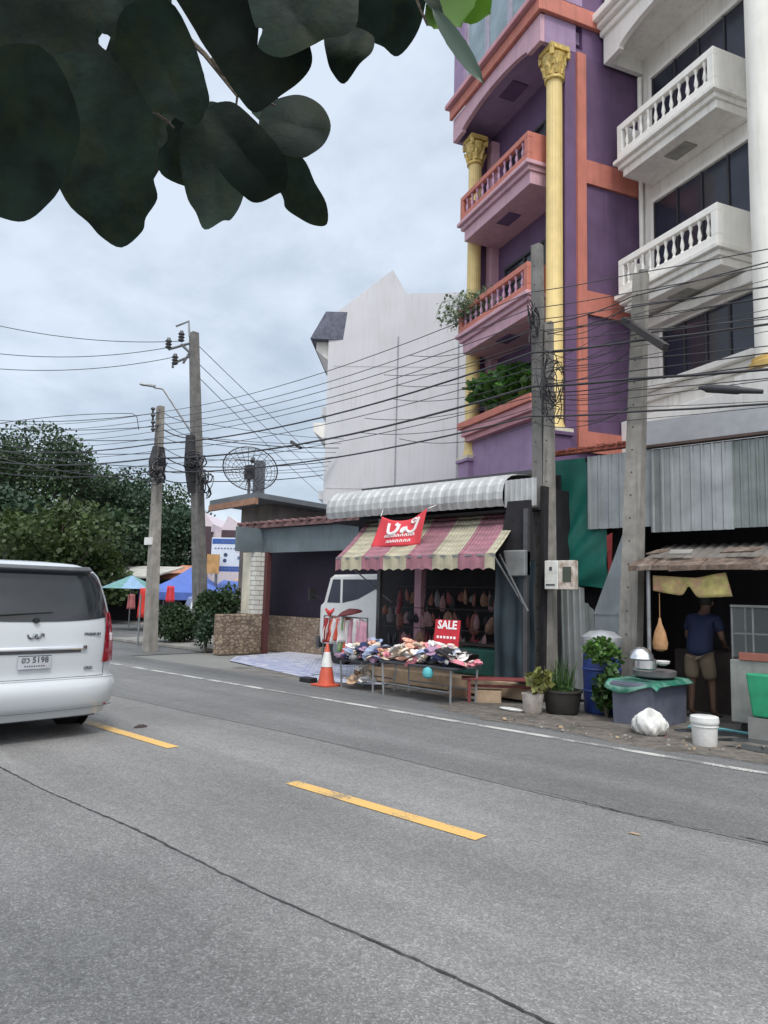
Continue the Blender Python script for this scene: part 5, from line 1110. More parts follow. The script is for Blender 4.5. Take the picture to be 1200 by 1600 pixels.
b = MB(); b.hexa([(.1, 0, 0), (.42, 0, 0), (.42, .25, 0), (.1, .25, 0)], [(0, 0, .42), (.42, 0, .42), (.42, .25, .42), (0, .25, .42)]); b.build('casing', mat('grey_box', (.20, .21, .21), .6, .2, var=.2), WBX, bevel=.02)
b = MB(); b.bar((-.05, -.02, .36), (.5, -.02, -.55), .02, .02); b.build('stay', METAL, WBX)

# ------------------------------------------------------------------ wires
def sagline(p, q, s, n=14):
    p = Vector(p); q = Vector(q); return [p.lerp(q, i / n) - Vector((0, 0, s * 4 * (i / n) * (1 - i / n))) for i in range(n + 1)]
def wire(pts_sags, r, label, group, m=CABLE, name='overhead_cable'):
    b = MB(); L_ = []
    for k in range(len(pts_sags) - 1):
        s_ = sagline(pts_sags[k][0], pts_sags[k + 1][0], pts_sags[k][1]); L_ += s_ if not L_ else s_[1:]
    b.tube(L_, r * .85, 5); o = b.build(name, m, smooth=True); tag(o, label, 'cable', group); return o
rw = random.Random(77)
zl = [6.5, 6.32, 6.14, 5.97, 5.78, 5.62, 5.42, 5.22, 5.05, 4.85]
zm = [6.98, 6.70, 6.5, 6.28, 6.08, 5.92, 5.62, 5.32, 5.15, 4.80]
thick = {5: .022, 7: .026, 9: .02}
for i, (a, c) in enumerate(zip(zl, zm)):
    r_ = thick.get(i, .0095); yy = 10.55 + .03 * (i % 3)
    pts = [(tuple(D(-80, 650 + i * 8, 30)), .35), ((-18.35, 10.25, a), .22 + rw.random() * .12), ((-6.6, yy, c - .1), .02), ((-4.8, yy, c - .3), .35 + rw.random() * .25), ((9.0, 10.7, c + rw.uniform(-.3, .1)), 0)]
    wire(pts, r_, ('thick black cable' if i in thick else 'thin dark cable') + ' strung along the row of roadside poles', 'thick cables along the poles' if i in thick else 'thin cables along the poles')
for i in range(14):   # extra lines right of the middle pole
    c = 4.35 + i * .15 + rw.uniform(-.05, .05); yy = 10.62 + rw.uniform(-.12, .1)
    wire([((-6.35, yy, c + rw.uniform(-.4, .4)), rw.uniform(0, .08)), ((-4.85, yy, c + .1), rw.uniform(.1, .5)), ((9.0, 10.65, c + rw.uniform(-.1, .9)), 0)], rw.choice([.006, .008, .008, .012]), 'fine dark cable in the tangle right of the pole with the meter box', 'fine cables in the tangle on the right')
for i in range(7):    # loose droops
    c = 4.6 + i * .28
    wire([((-9.5 + rw.uniform(-1.5, 0), 10.75, c + .15), .2), ((-6.55, 10.65, c), .12 + rw.random() * .2), ((-4.9, 10.65, c - .25 + rw.uniform(-.2, .3)), 0)], .008, 'loose drooping cable between the middle pole and the right pole', 'loose cables between the two right poles')
for i in range(9):    # cables on left between tall pole and short pole and beyond
    z_ = 4.75 + i * .23; q = D(303, 700, 23.4)
    wire([((-18.3, 10.3, z_), .12), ((q.x, q.y, z_ + .25 + rw.uniform(-.2, .2)), .1), (tuple(D(505 + i * 4, 742 - i * 7, 30)), 0)], .012 if i % 3 else .02, 'dark cable running from the short left pole past the tallest pole', 'cables between the two left poles')
for i in range(6):
    z_ = 4.3 + i * .38
    wire([((-18.3, 10.3, z_ + .3), .15 + .1 * rw.random()), (tuple(D(-60, 652 + (5 - i) * 9 + rw.uniform(-3, 3), 27)), 0)], .014, 'dark cable running off left from the short left pole', 'cables leaving the short pole to the left')
for k, ((x, y), (xe, ye), lab) in enumerate((((283, 533), (-40, 500), 'upper'), ((263, 543), (-40, 548), 'middle'), ((272, 558), (-40, 573), 'lowest'))):
    wire([(tuple(D(x, y, 23.6)), .25), (tuple(D(xe, ye, 22.5)), 0)], .014, '%s high-voltage line leaving the tallest pole to the left' % lab, 'high-voltage lines to the left')
for k, ((x, y), (xe, ye), lab) in enumerate((((310, 540), (560, 775), 'upper'), ((310, 568), (540, 780), 'middle'), ((311, 590), (520, 790), 'lowest'))):
    wire([(tuple(D(x, y, 23.6)), .1), (tuple(D(xe, ye, 48)), 0)], .014, '%s high-voltage line falling to the right behind the tallest pole' % lab, 'high-voltage lines to the right')
wire([(tuple(D(-40, 668, 19)), -.1), (tuple(D(205, 646, 20.4)), -.02), (tuple(D(214, 652, 20.4)), 0), (tuple(D(217, 672, 20.4)), 0)], .012, 'stray cable bent down at its end left of the short pole', 'stray cable')
# knots of cable
def tangle(name, label, c, rx, rz_, n, r, seed):
    rn = random.Random(seed); b = MB()
    for _ in range(n):
        a0 = rn.uniform(0, 6.28); k = rn.uniform(.5, 1); ox, oz = rn.uniform(-.35, .35) * rx, rn.uniform(-.4, .4) * rz_; t_ = rn.uniform(-.5, .5)
        b.tube([(ox + rx * k * cos(a0 + a) * .6, .1 * sin(a * 2) + rn.uniform(-.03, .03), oz + rz_ * k * sin(a0 + a + t_) * .6) for a in [j * .5 for j in range(rn.randint(6, 13))]], r, 4)
    o = b.build(name, CABLE, smooth=True); o.location = c; o.rotation_euler = (0, 0, YAW * .5); tag(o, label, 'cable coil'); return o
tangle('cable_coil', 'coil of surplus black cable on the tallest pole', tuple(D(305, 725, 23.2)), .55, .45, 11, .02, 5)
tangle('cable_coil', 'hanging bundle of black cable right of the tallest pole', tuple(D(320, 755, 23.2)), .35, .55, 9, .02, 6)
tangle('cable_coil', 'coil of black cable on the short left pole', tuple(D(247, 735, 20.0)), .4, .5, 12, .02, 7)
tangle('cable_coil', 'tangled cable on the pole with the meter box in front of the yellow column', tuple(PY(862, 600, 10.6)), .3, .75, 14, .009, 8)
tangle('cable_coil', 'small cable coil at the top of the thinner pale post', tuple(PY(833, 500, 10.6)), .14, .5, 9, .010, 9)
b = MB()   # spliced closure hanging on the cables
p0, p1 = PY(1092, 606, 10.3), PY(1192, 612, 10.3); u = (p1 - p0)
b.tube([p0, p0 + u * .08, p0 + u * .14, p0 + u * .62, p0 + u * .68, p1], [.02, .035, .06, .06, .045, .03], 12); tag(b.build('cable_closure', CABLE, smooth=True), 'black cylindrical cable closure hanging on the wires at the right edge', 'cable closure')
b = MB(); p0, p1 = PY(395, 700, 10.7), PY(410, 706, 10.7); b.tube([PY(455, 690, 14), PY(470, 700, 14)], .05, 6)
tag(b.build('line_spacer', CABLE), 'small dark spacer on the falling high-voltage line', 'spacer')

# ------------------------------------------------------------------ market and far houses on the left
def Vd(x, y, d): return D(x, y, d)
TC = G(300, 960); 
ct = D(300, 905, 33); base = (ct.x, ct.y, 0)
t = thing('blue_market_tent', 'bright blue peaked canopy tent behind the two left poles', 'tent', base, YAW)
hx = 1.75; ze = D(300, 926, 33).z; zp_ = D(300, 890, 33).z
b = MB(); n = 8
def tent(u, v, k):
    pass
cs = [(-hx, -hx), (hx, -hx), (hx, hx), (-hx, hx)]
for k in range(4):
    a, c = Vector((*cs[k], ze)), Vector((*cs[(k + 1) % 4], ze)); ap = Vector((0, 0, zp_ + .15))
    def fn(u, v, a=a, c=c, ap=ap):
        e_ = a.lerp(c, u); p = e_.lerp(ap, v); p.z -= .22 * sin(pi * v) * .6; return tuple(p)
    b.grid(fn, 8, 8); b.quad(a, c, c - Vector((0, 0, .32)), a - Vector((0, 0, .32)))
o = b.build('canopy', BLUEC, t); so = o.modifiers.new('s', 'SOLIDIFY'); so.thickness = .01
for x, y_ in cs: b = MB(); b.cyl((x * .98, y_ * .98, 0), (x * .98, y_ * .98, ze), .03, n=8); b.build('leg', METAL, t)
c2 = D(385, 922, 34); t = thing('blue_market_tent', 'second low blue canopy right of the tallest pole', 'tent', (c2.x, c2.y, 0), YAW)
b = MB(); z2 = c2.z; b.hexa([(-1.3, -1, z2 - .3), (1.3, -1, z2 - .3), (1.3, 1, z2 - .3), (-1.3, 1, z2 - .3)], [(-1.3, -1, z2 + .1), (1.3, -1, z2 - .1), (1.3, 1, z2 + .25), (-1.3, 1, z2 + .45)]); b.build('canopy', BLUEC, t)
for x in (-1.2, 1.2): b = MB(); b.cyl((x, -.9, 0), (x, -.9, z2 - .3), .03, n=8); b.build('leg', METAL, t)
c3 = D(205, 915, 30); t = thing('teal_market_umbrella', 'teal and blue market umbrella left of the short pole', 'umbrella', (c3.x, c3.y, 0), 0)
TL = mat('umbrella_teal', (.12, .26, .25), .7); 
b = MB(); zt3 = c3.z
for k in range(8):
    a0, a1_ = 2 * pi * k / 8, 2 * pi * (k + 1) / 8; b.cm = k % 2; b.add([(0, 0, zt3 + .42), (1.25 * cos(a0), 1.25 * sin(a0), zt3 - .12), (1.25 * cos(a1_), 1.25 * sin(a1_), zt3 - .12)], [(0, 1, 2)])
o = b.build('canopy', [TL, mat('umbrella_blue', (.20, .32, .46), .7)], t); so = o.modifiers.new('s', 'SOLIDIFY'); so.thickness = .01
b = MB(); b.cyl((0, 0, 0), (0, 0, zt3 + .42), .025, n=8); b.build('shaft', METAL, t)
# market hall: dark under roofs
def slabroof(name, label, x0, x1, yt, yb, d, m, deep=5, cat='shed', group=None):
    a = D(x0, yb, d); c = D(x1, yb, d); up = D((x0 + x1) / 2, yt, d + deep * .5); dirv = Vector((c.x - a.x, c.y - a.y, 0)).normalized(); back = Vector((-dirv.y, dirv.x, 0)) * deep
    if back.dot(Vector((CF.x, CF.y, 0))) < 0: back = -back
    Lx = (c - a).length; o3 = thing(name, label, cat, (a.x, a.y, 0), math.atan2(dirv.y, dirv.x), group)
    b = MB(); za = a.z; zu = up.z
    b.hexa([(0, 0, za - .08), (Lx, 0, za - .08), (Lx, deep, zu - .08), (0, deep, zu - .08)], [(0, 0, za), (Lx, 0, za), (Lx, deep, zu), (0, deep, zu)]); b.build('roof', m, o3)
    b = MB(); b.box(.1, Lx - .1, deep * .55, deep * .95, 0, za - .1); b.build('wall', DARK, o3)
    for x in (.1, Lx - .1): b = MB(); b.box(x - .05, x + .05, .1, .2, 0, za - .08); b.build('post', STEELD, o3)
    return o3
slabroof('market_shed', 'market shed with a pale grey sheet roof just above the van', 110, 235, 880, 898, 36, mat('pale_sheet', (.42, .41, .37), .7, var=.25, scale=2, streak=.5), 6)
slabroof('market_shed', 'market shed with an orange roof behind the blue tent', 236, 300, 880, 902, 40, OROOF, 6)
slabroof('market_shed', 'market shed with a pale brown roof right of the tallest pole', 355, 420, 895, 912, 38, mat('tan_sheet', (.36, .25, .19), .8, var=.3, scale=2), 5)
slabroof('market_shed', 'dark market shed low behind the left tents', 150, 345, 916, 926, 42, DARK2, 4)
for (x, y, s_, m, nm, lab, cat) in ((228, 942, .55, mat('shirt_red', (.55, .04, .03), .8), 'red_cloth', 'red cloth hanging at the market just left of the short pole', 'cloth'), (266, 928, .3, REDC, 'red_cloth', 'small red cloth above the clipped bush', 'cloth'), (205, 940, .28, mat('cloth_mottled', (.35, .12, .12), .8), 'mottled_cloth', 'mottled cloth hanging in the shade of the market', 'cloth')):
    p = D(x, y, 29); b = MB(); g_ = lambda u, v: ((u - .5) * s_ * (1.2 - .3 * v), .06 * sin(u * 9), (v - .5) * s_ * 2.1)
    b.grid(g_, 10, 6); o = b.build(nm, m, smooth=True); o.location = p; o.rotation_euler = (0, 0, YAW); so = o.modifiers.new('s', 'SOLIDIFY'); so.thickness = .03; tag(o, lab, cat)
b = MB(); p = G(215, 1010); b.cyl((p.x, p.y, 0), (p.x, p.y, 1.5), .025, n=8); tag(b.build('steel_post', METAL), 'thin steel post standing left of the short pole', 'post')
b = MB(); p = G(270, 1000); b.bar((p.x, p.y, 0), (p.x - .05, p.y, .01), .1, .1)
t = bush('low_hedge', 'dark clump of foliage low behind the blue tents', tuple(D(360, 948, 30)[:2]) + (0,), (2.2, 1.0, .9), 2200, .16, FOLD, 61)
# sign board and portrait
sp = D(352, 868, 33); t = thing('shop_signboard', 'blue and white shop signboard beside the carport pillar', 'sign', (sp.x, sp.y, 0), YAW + R(-4))
def spx(x): return (x - 352) / FPX * 33
def spz(y): return sp.z - (y - 868) / FPX * 33
b = MB(); b.box(spx(330), spx(370), -.05, .05, spz(884), spz(840)); b.box(spx(370) + .002, spx(394), -.05, .05, spz(884), spz(864)); o = b.build('board', SIGNW, t)
b = MB(); b.box(spx(331), spx(371), -.06, -.051, spz(850), spz(842)); b.build('blue_band', SIGNB, t); b = MB(); b.box(spx(343), spx(393), -.06, -.051, spz(893), spz(885)); b.build('blue_band', SIGNB, t)
b = MB(); b.lathe([(.001, 0), (.13, 0.0)], n=6)
b = MB()
for (x, y, r_) in ((353, 867, 3.2), (352, 876, 3.0)): b.cyl((spx(x), -.058, spz(y)), (spx(x), -.05, spz(y)), r_ / FPX * 33, n=14)
b.build('emblem', mat('sign_navy', (.03, .06, .14), .5), t)
b = MB()
for i, (x, wd, h_) in enumerate(((372, 4, 5), (378, 3, 4), (383, 5, 6), (389, 3, 4))): b.box(spx(x), spx(x) + wd / FPX * 33 * .8, -.058, -.0505, spz(874), spz(874 - h_))
for x in range(335, 368, 5): b.box(spx(x), spx(x + 3), -.058, -.0505, spz(858), spz(856))
for x in range(346, 390, 6): b.box(spx(x), spx(x + 4), -.066, -.0605, spz(890), spz(887.5))
for x in range(346, 370, 5): b.box(spx(x), spx(x + 3), -.066, -.0605, spz(848), spz(845))
b.build('lettering', mat('sign_text', (.10, .14, .28), .5), t)
b = MB(); b.box(spx(338) - .05, spx(338) + .05, .05, .15, 0, spz(884)); b.box(spx(385) - .05, spx(385) + .05, .05, .15, 0, spz(890)); b.build('leg', METAL, t)
pp = D(333, 881, 32.5); b = MB(); b.box(-.27, .27, -.04, .04, -.42, .42); o = b.build('poster_panel', mat('poster_ochre', (.45, .26, .09), .6, var=.4, scale=3, dirt=(.5, .22, .15), dirt_amt=.7, dirt_scale=3)); o.location = pp; o.rotation_euler = (0, 0, YAW); tag(o, 'ochre poster panel at the left end of the blue and white signboard', 'poster')
# far house with pinkish gable
hb = D(350, 900, 48); t = thing('pink_gabled_house', 'pale house with a pinkish gable behind the signboard', 'building', (hb.x, hb.y, 0), YAW)
def hx_(x): return (x - 350) / FPX * 48
def hz_(y): return hb.z - (y - 900) / FPX * 48
b = MB(); b.box(hx_(318), hx_(420), 0, 6, 0, hz_(832)); b.prism([(hx_(340), hz_(832)), (hx_(352), hz_(805)), (hx_(385), hz_(826)), (hx_(385), hz_(832))], (0, 0, 0), (1, 0, 0), (0, 0, 1), (0, 6, 0)); b.prism([(hx_(312), hz_(832)), (hx_(318), hz_(802)), (hx_(331), hz_(820)), (hx_(331), hz_(832))], (0, -.5, 0), (1, 0, 0), (0, 0, 1), (0, 6, 0)); b.build('wall', mat('pinkish_wall', (.58, .52, .56), .8, var=.06), t)
b = MB(); b.box(hx_(343), hx_(372), -.08, -.001, hz_(842), hz_(828)); b.box(hx_(312), hx_(329), -.58, -.001, hz_(868), hz_(824)); b.build('window', mat('maroon_shade', (.06, .035, .045), .6), t)
hb2 = D(296, 880, 55); t = thing('white_far_house', 'small white far house showing between the two left poles', 'building', (hb2.x, hb2.y, 0), YAW)
b = MB(); b.box(-.5, 1.0, 0, 4, 0, D(296, 868, 55).z); b.prism([(-.6, 0), (.25, .9), (1.1, 0)], (0, -.02, D(296, 868, 55).z), (1, 0, 0), (0, 0, 1), (0, 4, 0)); b.build('wall', WALLW, t)
b = MB(); b.box(.0, .5, -.05, -.001, 2.2, 3.0); b.build('window', GLASS, t)
# white car glimpsed between pole and bush
cc_ = D(327, 985, 27); t = thing('parked_car', 'white parked car glimpsed between the tallest pole and the bush', 'car', (cc_.x, cc_.y, 0), YAW + R(20))
b = MB(); b.box(-.8, .8, -.2, 3.6, .35, .95); b.build('body', WPAINT, t, bevel=.12)
b = MB(); b.hexa([(-.72, .2, .95), (.72, .2, .95), (.72, 2.9, .95), (-.72, 2.9, .95)], [(-.58, .7, 1.42), (.58, .7, 1.42), (.58, 2.3, 1.42), (-.58, 2.3, 1.42)]); b.build('cabin', WPAINT, t, bevel=.08)
b = MB(); b.hexa([(-.6, .26, 1.0), (.6, .26, 1.0), (.6, .3, 1.0), (-.6, .3, 1.0)], [(-.5, .62, 1.36), (.5, .62, 1.36), (.5, .66, 1.36), (-.5, .66, 1.36)]); b.build('rear_window', GLASS, t)
for x in (-.7, .7):
    for y_ in (.5, 2.9): b = MB(); b.cyl((x - .09, y_, .31), (x + .09, y_, .31), .31, n=18); b.build('wheel', BLACK, t, smooth=True)
for x in (-.68, .68): b = MB(); b.box(x - .1, x + .1, -.215, -.19, .65, .85); b.build('tail_light', REDL, t)

# ------------------------------------------------------------------ van
VX, VY = -8.05, 3.29
V = thing('white_van', 'large white passenger van driving away at the left edge of the picture', 'van', (VX, VY, 0), R(90))
ZW = [(.26, .84), (.32, .915), (.5, .945), (.8, .955), (1.05, .95), (1.2, .94), (1.32, .925), (1.5, .895), (1.65, .862), (1.76, .82), (1.84, .75), (1.89, .62), (1.915, .38)]
def interp(tab, z):
    if z <= tab[0][0]: return tab[0][1]
    for (a, c), (d, e_) in zip(tab, tab[1:]):
        if z <= d: return c + (e_ - c) * (z - a) / (d - a)
    return tab[-1][1]
LEAN = [(.26, .08), (.32, .03), (.5, .0), (.62, .0), (.66, .05), (.9, .035), (1.1, .05), (1.2, .065), (1.32, .09), (1.5, .14), (1.65, .185), (1.76, .215), (1.84, .25), (1.89, .36), (1.915, .6)]
FRN = [(.26, 4.95), (.32, 5.1), (.6, 5.13), (.9, 5.05), (1.05, 4.8), (1.2, 4.35), (1.5, 3.95), (1.76, 3.55), (1.84, 3.3), (1.89, 3.0), (1.915, 2.5)]
def WZ(z): return interp(ZW, z)
def yr(x, z): return interp(LEAN, z) + .17 * min(1, abs(x) / WZ(z)) ** 7 + .035 * (abs(x) / WZ(z)) ** 2
b = MB(); rings = []; zs = []
z = .26
base_z = [.26, .29, .32, .4, .5, .6, .625, .65, .7, .8, .9, 1.0, 1.1, 1.2, 1.3, 1.4, 1.5, 1.6, 1.7, 1.76, 1.8, 1.84, 1.87, 1.89, 1.905, 1.915]
NX = 28
for z in base_z:
    W_ = WZ(z); F_ = interp(FRN, z); ring = []
    for i in range(NX + 1): t_ = -cos(pi * i / NX); x = W_ * t_; ring.append((x, yr(x, z), z))
    y0 = yr(W_, z)
    for k in range(1, 12): ring.append((W_, y0 + (F_ - .35 - y0) * k / 12, z))
    for i in range(NX + 1): t_ = cos(pi * i / NX); x = W_ * t_; ring.append((x, F_ - .35 * abs(t_) ** 4, z))
    for k in range(1, 12): ring.append((-W_, F_ - .35 - (F_ - .35 - y0) * k / 12, z))
    rings.append(ring)
vs = [p for r_ in rings for p in r_]; m_ = len(rings[0]); fs = [(i * m_ + k, i * m_ + (k + 1) % m_, (i + 1) * m_ + (k + 1) % m_, (i + 1) * m_ + k) for i in range(len(rings) - 1) for k in range(m_)]
fs.append(tuple(range(m_ - 1, -1, -1))); fs.append(tuple((len(rings) - 1) * m_ + k for k in range(m_)))
b.add(vs, fs); body = b.build('body', WPAINT, V, smooth=True)
def patch(x0f, x1f, z0, z1, off, nx=24, nz=10, th=None, zf0=None, zf1=None):
    b = MB()
    def fn(u, v):
        za = zf0(u) if zf0 else z0; zb_ = zf1(u) if zf1 else z1; z = za + (zb_ - za) * v
        xa = x0f(z) if callable(x0f) else x0f; xb = x1f(z) if callable(x1f) else x1f; x = xa + (xb - xa) * u
        return (x, yr(min(max(x, -WZ(z)), WZ(z)), z) - off, z)
    b.grid(fn, nx, nz); return b
# rear window with curved lower edge
wl = lambda z: -(WZ(z) - .055); wr = lambda z: WZ(z) - .055
patch(wl, wr, 1.26, 1.80, .008, zf0=lambda u: 1.255 + .05 * abs(u * 2 - 1) ** 2.5).build('rear_window', glassmat('van_glass', (.02, .024, .028), .05), V, smooth=True)
b = patch(lambda z: -(WZ(z) - .16), lambda z: WZ(z) - .16, 1.795, 1.835, .05, nz=4); o = b.build('spoiler', mat('van_spoiler_grey', (.09, .095, .105), .3, coat=.5), V, smooth=True); so = o.modifiers.new('s', 'SOLIDIFY'); so.thickness = .05; so.offset = 1
b = MB(); b.tube([(-.72 + .9 * t_, yr(0, 1.29 + .07 * t_) - .03, 1.31 + .05 * t_) for t_ in (0, .3, .6, 1)], [.012, .01, .008, .005], 5); b.cyl((-.0, yr(0, 1.27) - .04, 1.27), (0, yr(0, 1.27), 1.27), .03, n=10); b.build('wiper', BLACK, V)
# tail lights
for s_ in (-1, 1):
    lo = (lambda z: .862 + .035 * (z - .8)) ; hi = (lambda z: WZ(z) + .001)
    b = MB()
    def fn(u, v, s_=s_):
        z = .80 + .55 * v; x0_ = .775 + .055 * v; x = x0_ + (WZ(z) + .004 - x0_) * u
        return (s_ * x, yr(min(x, WZ(z)), z) - .012 - .004 * (u > .9), z)
    b.grid(fn, 10, 14)
    def fn2(u, v, s_=s_):
        z = .80 + .55 * v; y0 = yr(WZ(z), z) - .016; return (s_ * (WZ(z) + .005), y0 + .14 * u, z)
    b.grid(fn2, 4, 14); tl = b.build('tail_light', REDL, V, smooth=True)
    b = MB(); b.box(min(s_ * .875, s_ * .925), max(s_ * .875, s_ * .925), yr(.9, 1.07) - .02, yr(.9, 1.07) + .03, 1.03, 1.12); b.build('indicator_lens', mat('clear_lens', (.5, .42, .44), .15), tl, bevel=.01)
# tailgate shut lines, bumper
BMB = mat('shut_line', (.10, .11, .12), .6)
b = MB()
for s_ in (-1, 1): b.tube([(s_ * (.80 + .03 * (z - .64)), yr(.80, z) - .002, z) for z in (.655, .8, 1.0, 1.15, 1.3)], .004, 4)
b.tube([(x / 20 * .80, yr(x / 20 * .8, .655) - .004, .655) for x in range(-20, 21)], .004, 4); b.build('shut_line', BMB, body)
b = MB()
def bump(u, v):
    x = -1.0 + 2.0 * u; z = .235 + .405 * v; W_ = WZ(max(z, .3)) + .01; xx = x * W_; return (xx, yr(xx, max(z, .3)) - .055 - .03 * sin(pi * v) + .02 * (v > .9) + .05 * (1 - v) ** 4, z)
b.grid(bump, 40, 12); b.grid(lambda u, v: ((-1.0 + 2 * u) * .955, yr((-1 + 2 * u) * .945, .64) - .04 + .05 * v, .64 + .006 * v), 40, 2)
b.build('bumper', WPAINT, V, smooth=True)
b = MB(); b.tube([(x / 20 * .93, yr(x / 20 * .9, .33) - .083 + .004 * abs(x / 20) ** 6, .325 + .008 * abs(x / 20)) for x in range(-20, 21)], .006, 4); b.box(-.78, .78, .2, .9, .2, .262); b.build('bumper_crease', BMB, V)
for s_ in (-1, 1): b = MB(); b.box(s_ * .8 - .04, s_ * .8 + .04, -.05 + yr(.8, .35), -.01 + yr(.8, .35), .325, .345); b.build('reflector', REDL, V)
# chrome garnish and plate
b = patch(-.56, .56, .955, .995, .03, nz=3); o = b.build('chrome_garnish', CHROME, V, smooth=True); so = o.modifiers.new('s', 'SOLIDIFY'); so.thickness = .025; so.offset = -1
b = patch(-.50, .50, .92, .954, .006, nz=2); b.build('garnish_shade_strip', STEELD, V)  # dark strip standing in for the shade under the chrome
b = MB(); yp = yr(0, .83) - .022; b.box(-.17, .17, yp, yp + .012, .765, .905); pl = b.build('number_plate', mat('plate_grey_white', (.42, .43, .47), .4), V, bevel=.003)
RX = Matrix.Rotation(pi / 2, 4, 'X')
text_mesh('plate_lettering', 'ฮว 5198', .085, DTXT, pl, Matrix.Translation((0, yp - .003, .858)) @ RX, .001, bold=.001)
b = MB()
for k in range(9): b.box(-.105 + k * .024, -.09 + k * .024, yp - .002, yp, .790, .802)
b.box(-.17, .17, yp - .0015, yp - .0002, .905 - .008, .905); b.build('plate_small_print', DTXT, pl)
b = MB(); ye = yr(0, 1.1) - .012   # stylised winged emblem
b.tube([(-.085, ye, 1.125), (-.08, ye, 1.10), (-.055, ye, 1.082), (-.03, ye, 1.09), (-.012, ye, 1.12), (-.006, ye, 1.13)], [.006, .009, .010, .012, .013, .008], 6)
b.tube([(.006, ye, 1.13), (.005, ye, 1.09), (.02, ye, 1.082), (.045, ye, 1.105), (.062, ye, 1.132), (.078, ye, 1.125), (.085, ye, 1.10)], [.007, .012, .012, .010, .010, .008, .006], 6)
b.build('emblem', mat('emblem_dark_chrome', (.16, .17, .18), .25, .8), V, smooth=True)
text_mesh('badge_lettering', 'PREMIUM', .042, mat('badge_grey', (.14, .15, .16), .4, .3), V, Matrix.Translation((.635, yr(.635, 1.115) - .008, 1.115)) @ Matrix.Rotation(R(6), 4, 'Z') @ RX, .002, bold=.0015, sx=1.15)
text_mesh('badge_lettering', 'CRDi', .045, mat('badge_grey', (.14, .15, .16)), V, Matrix.Translation((.60, yr(.6, .735) - .008, .745)) @ Matrix.Rotation(R(5), 4, 'Z') @ RX, .002, bold=.0015)
# wheels
for s_ in (-1, 1):
    for yw in (.98, 4.15):
        b = MB(); b.lathe([(.20, -.11), (.30, -.11), (.335, -.085), (.34, 0), (.335, .085), (.30, .11), (.20, .11)], n=32)
        for i_, v_ in enumerate(b.v): b.v[i_] = (s_ * .79 + v_[2], yw + v_[0], .34 + v_[1])
        wo = b.build('wheel', BLACK, V, smooth=True)
        b = MB(); b.cyl((s_ * .79 - .10, yw, .34), (s_ * .79 + .10, yw, .34), .205, n=24); b.build('rim', ALU, wo, smooth=True)
        b = MB(); b.cyl((s_ * .93, yw, .38), (s_ * (WZ(.4) + .004), yw, .38), .42, n=32); b.build('wheel_arch', BLACK, V)
b = MB(); b.box(-.7, .7, 1.2, 4.6, .18, .259); b.cyl((-.7, .98, .34), (.7, .98, .34), .05, n=10); b.cyl((.45, .05, .27), (.45, .4, .27), .035, n=12); b.build('underbody', BLACK, V)
for s_ in (-1, 1):
    b = MB()
    def fs_(u, v, s_=s_):
        z = 1.28 + .42 * v; y = .6 + 3.3 * u - .3 * v * u; return (s_ * (WZ(z) + .004), y, z)
    b.grid(fs_, 12, 4); b.build('side_window', GLASS, V, smooth=True)
b = MB(); b.cyl((.0, 1.2, 1.9), (.02, 1.1, 2.0), .006, n=6); b.build('aerial', BLACK, V)

# ------------------------------------------------------------------ overhanging broad-leaved tree above the photographer
LT = thing('broad_leaved_tree', 'broad-leaved tree branch hanging dark over the top left of the picture', 'tree', (-1.55, -1.1, .14))
lo_ = Vector((-1.55, -1.1, .14))
b = MB(); b.tube([(0, 0, 0), (-.1, -.05, 1.2), (0, 0, 2.4), (.1, .2, 3.2)], [.16, .13, .11, .08], 12)
def LP(x, y, d): return D(x, y, d) - lo_
b.tube([(0, 0, 2.4), LP(-250, -150, 1.5), LP(60, -40, 1.55), LP(240, -20, 1.5)], [.06, .03, .018, .012], 8)
b.tube([LP(240, -20, 1.5), LP(262, 30, 1.5), LP(320, 85, 1.45), LP(372, 150, 1.42)], [.008, .006, .005, .004], 6)
b.tube([LP(240, -20, 1.5), LP(420, -45, 1.5), LP(640, -30, 1.5), LP(700, -8, 1.5)], [.009, .007, .006, .004], 6)
for tw in (((262, 30), (300, 70), (318, 118)), ((330, 92), (372, 140), (368, 175)), ((372, 150), (378, 130), (382, 118)), ((380, 158), (395, 150), (430, 165)), ((240, -20), (205, 30), (190, 70)), ((420, -45), (440, 20), (470, 50)), ((640, -30), (655, 10), (668, 40)), ((560, -38), (545, 10), (540, 60)), ((240, 175), (262, 190), (272, 200))):
    b.tube([LP(x, y, 1.43) for x, y in tw], [.0035, .003, .002], 5)
b.tube([(.1, .2, 3.2), (-.6, .3, 3.9)], [.08, .03], 8); b.build('trunk', BARK, LT, smooth=True)
def big_leaf(b, base, tip, wpx, d0, d1, curl=.06, shape=.0):
    A, Bv = LP(base[0], base[1], d0), LP(tip[0], tip[1], d1); ax = Bv - A; L_ = ax.length; ax.normalize()
    vd = (A + lo_ - CC).normalized(); sd_ = ax.cross(vd).normalized(); nr = sd_.cross(ax); W_ = wpx / FPX * (d0 + d1) / 2 / 2; n = 18
    vs = []; fs = []
    for i in range(n + 1):
        t_ = i / n; prof_ = (sin(pi * min(1, (t_ ** (1.25 + shape))))) ** .62 * (1 - .12 * t_) if 0 < t_ < 1 else 0
        if t_ > .86: prof_ *= (1 - (t_ - .86) / .14 * .55)
        for j, s_ in enumerate((-1, -.5, 0, .5, 1)):
            q = A + ax * L_ * t_ + sd_ * W_ * prof_ * s_ * (1 + .03 * sin(i * 2.1 + s_)) + nr * (curl * L_ * sin(pi * t_) - .10 * W_ * abs(s_) * 1.2 + .015 * W_ * sin(i * 3.0) * abs(s_))
            vs.append(q)
    for i in range(n):
        for j in range(4): a = i * 5 + j; fs.append((a, a + 1, a + 6, a + 5))
    b.add(vs, fs)
    return A, Bv
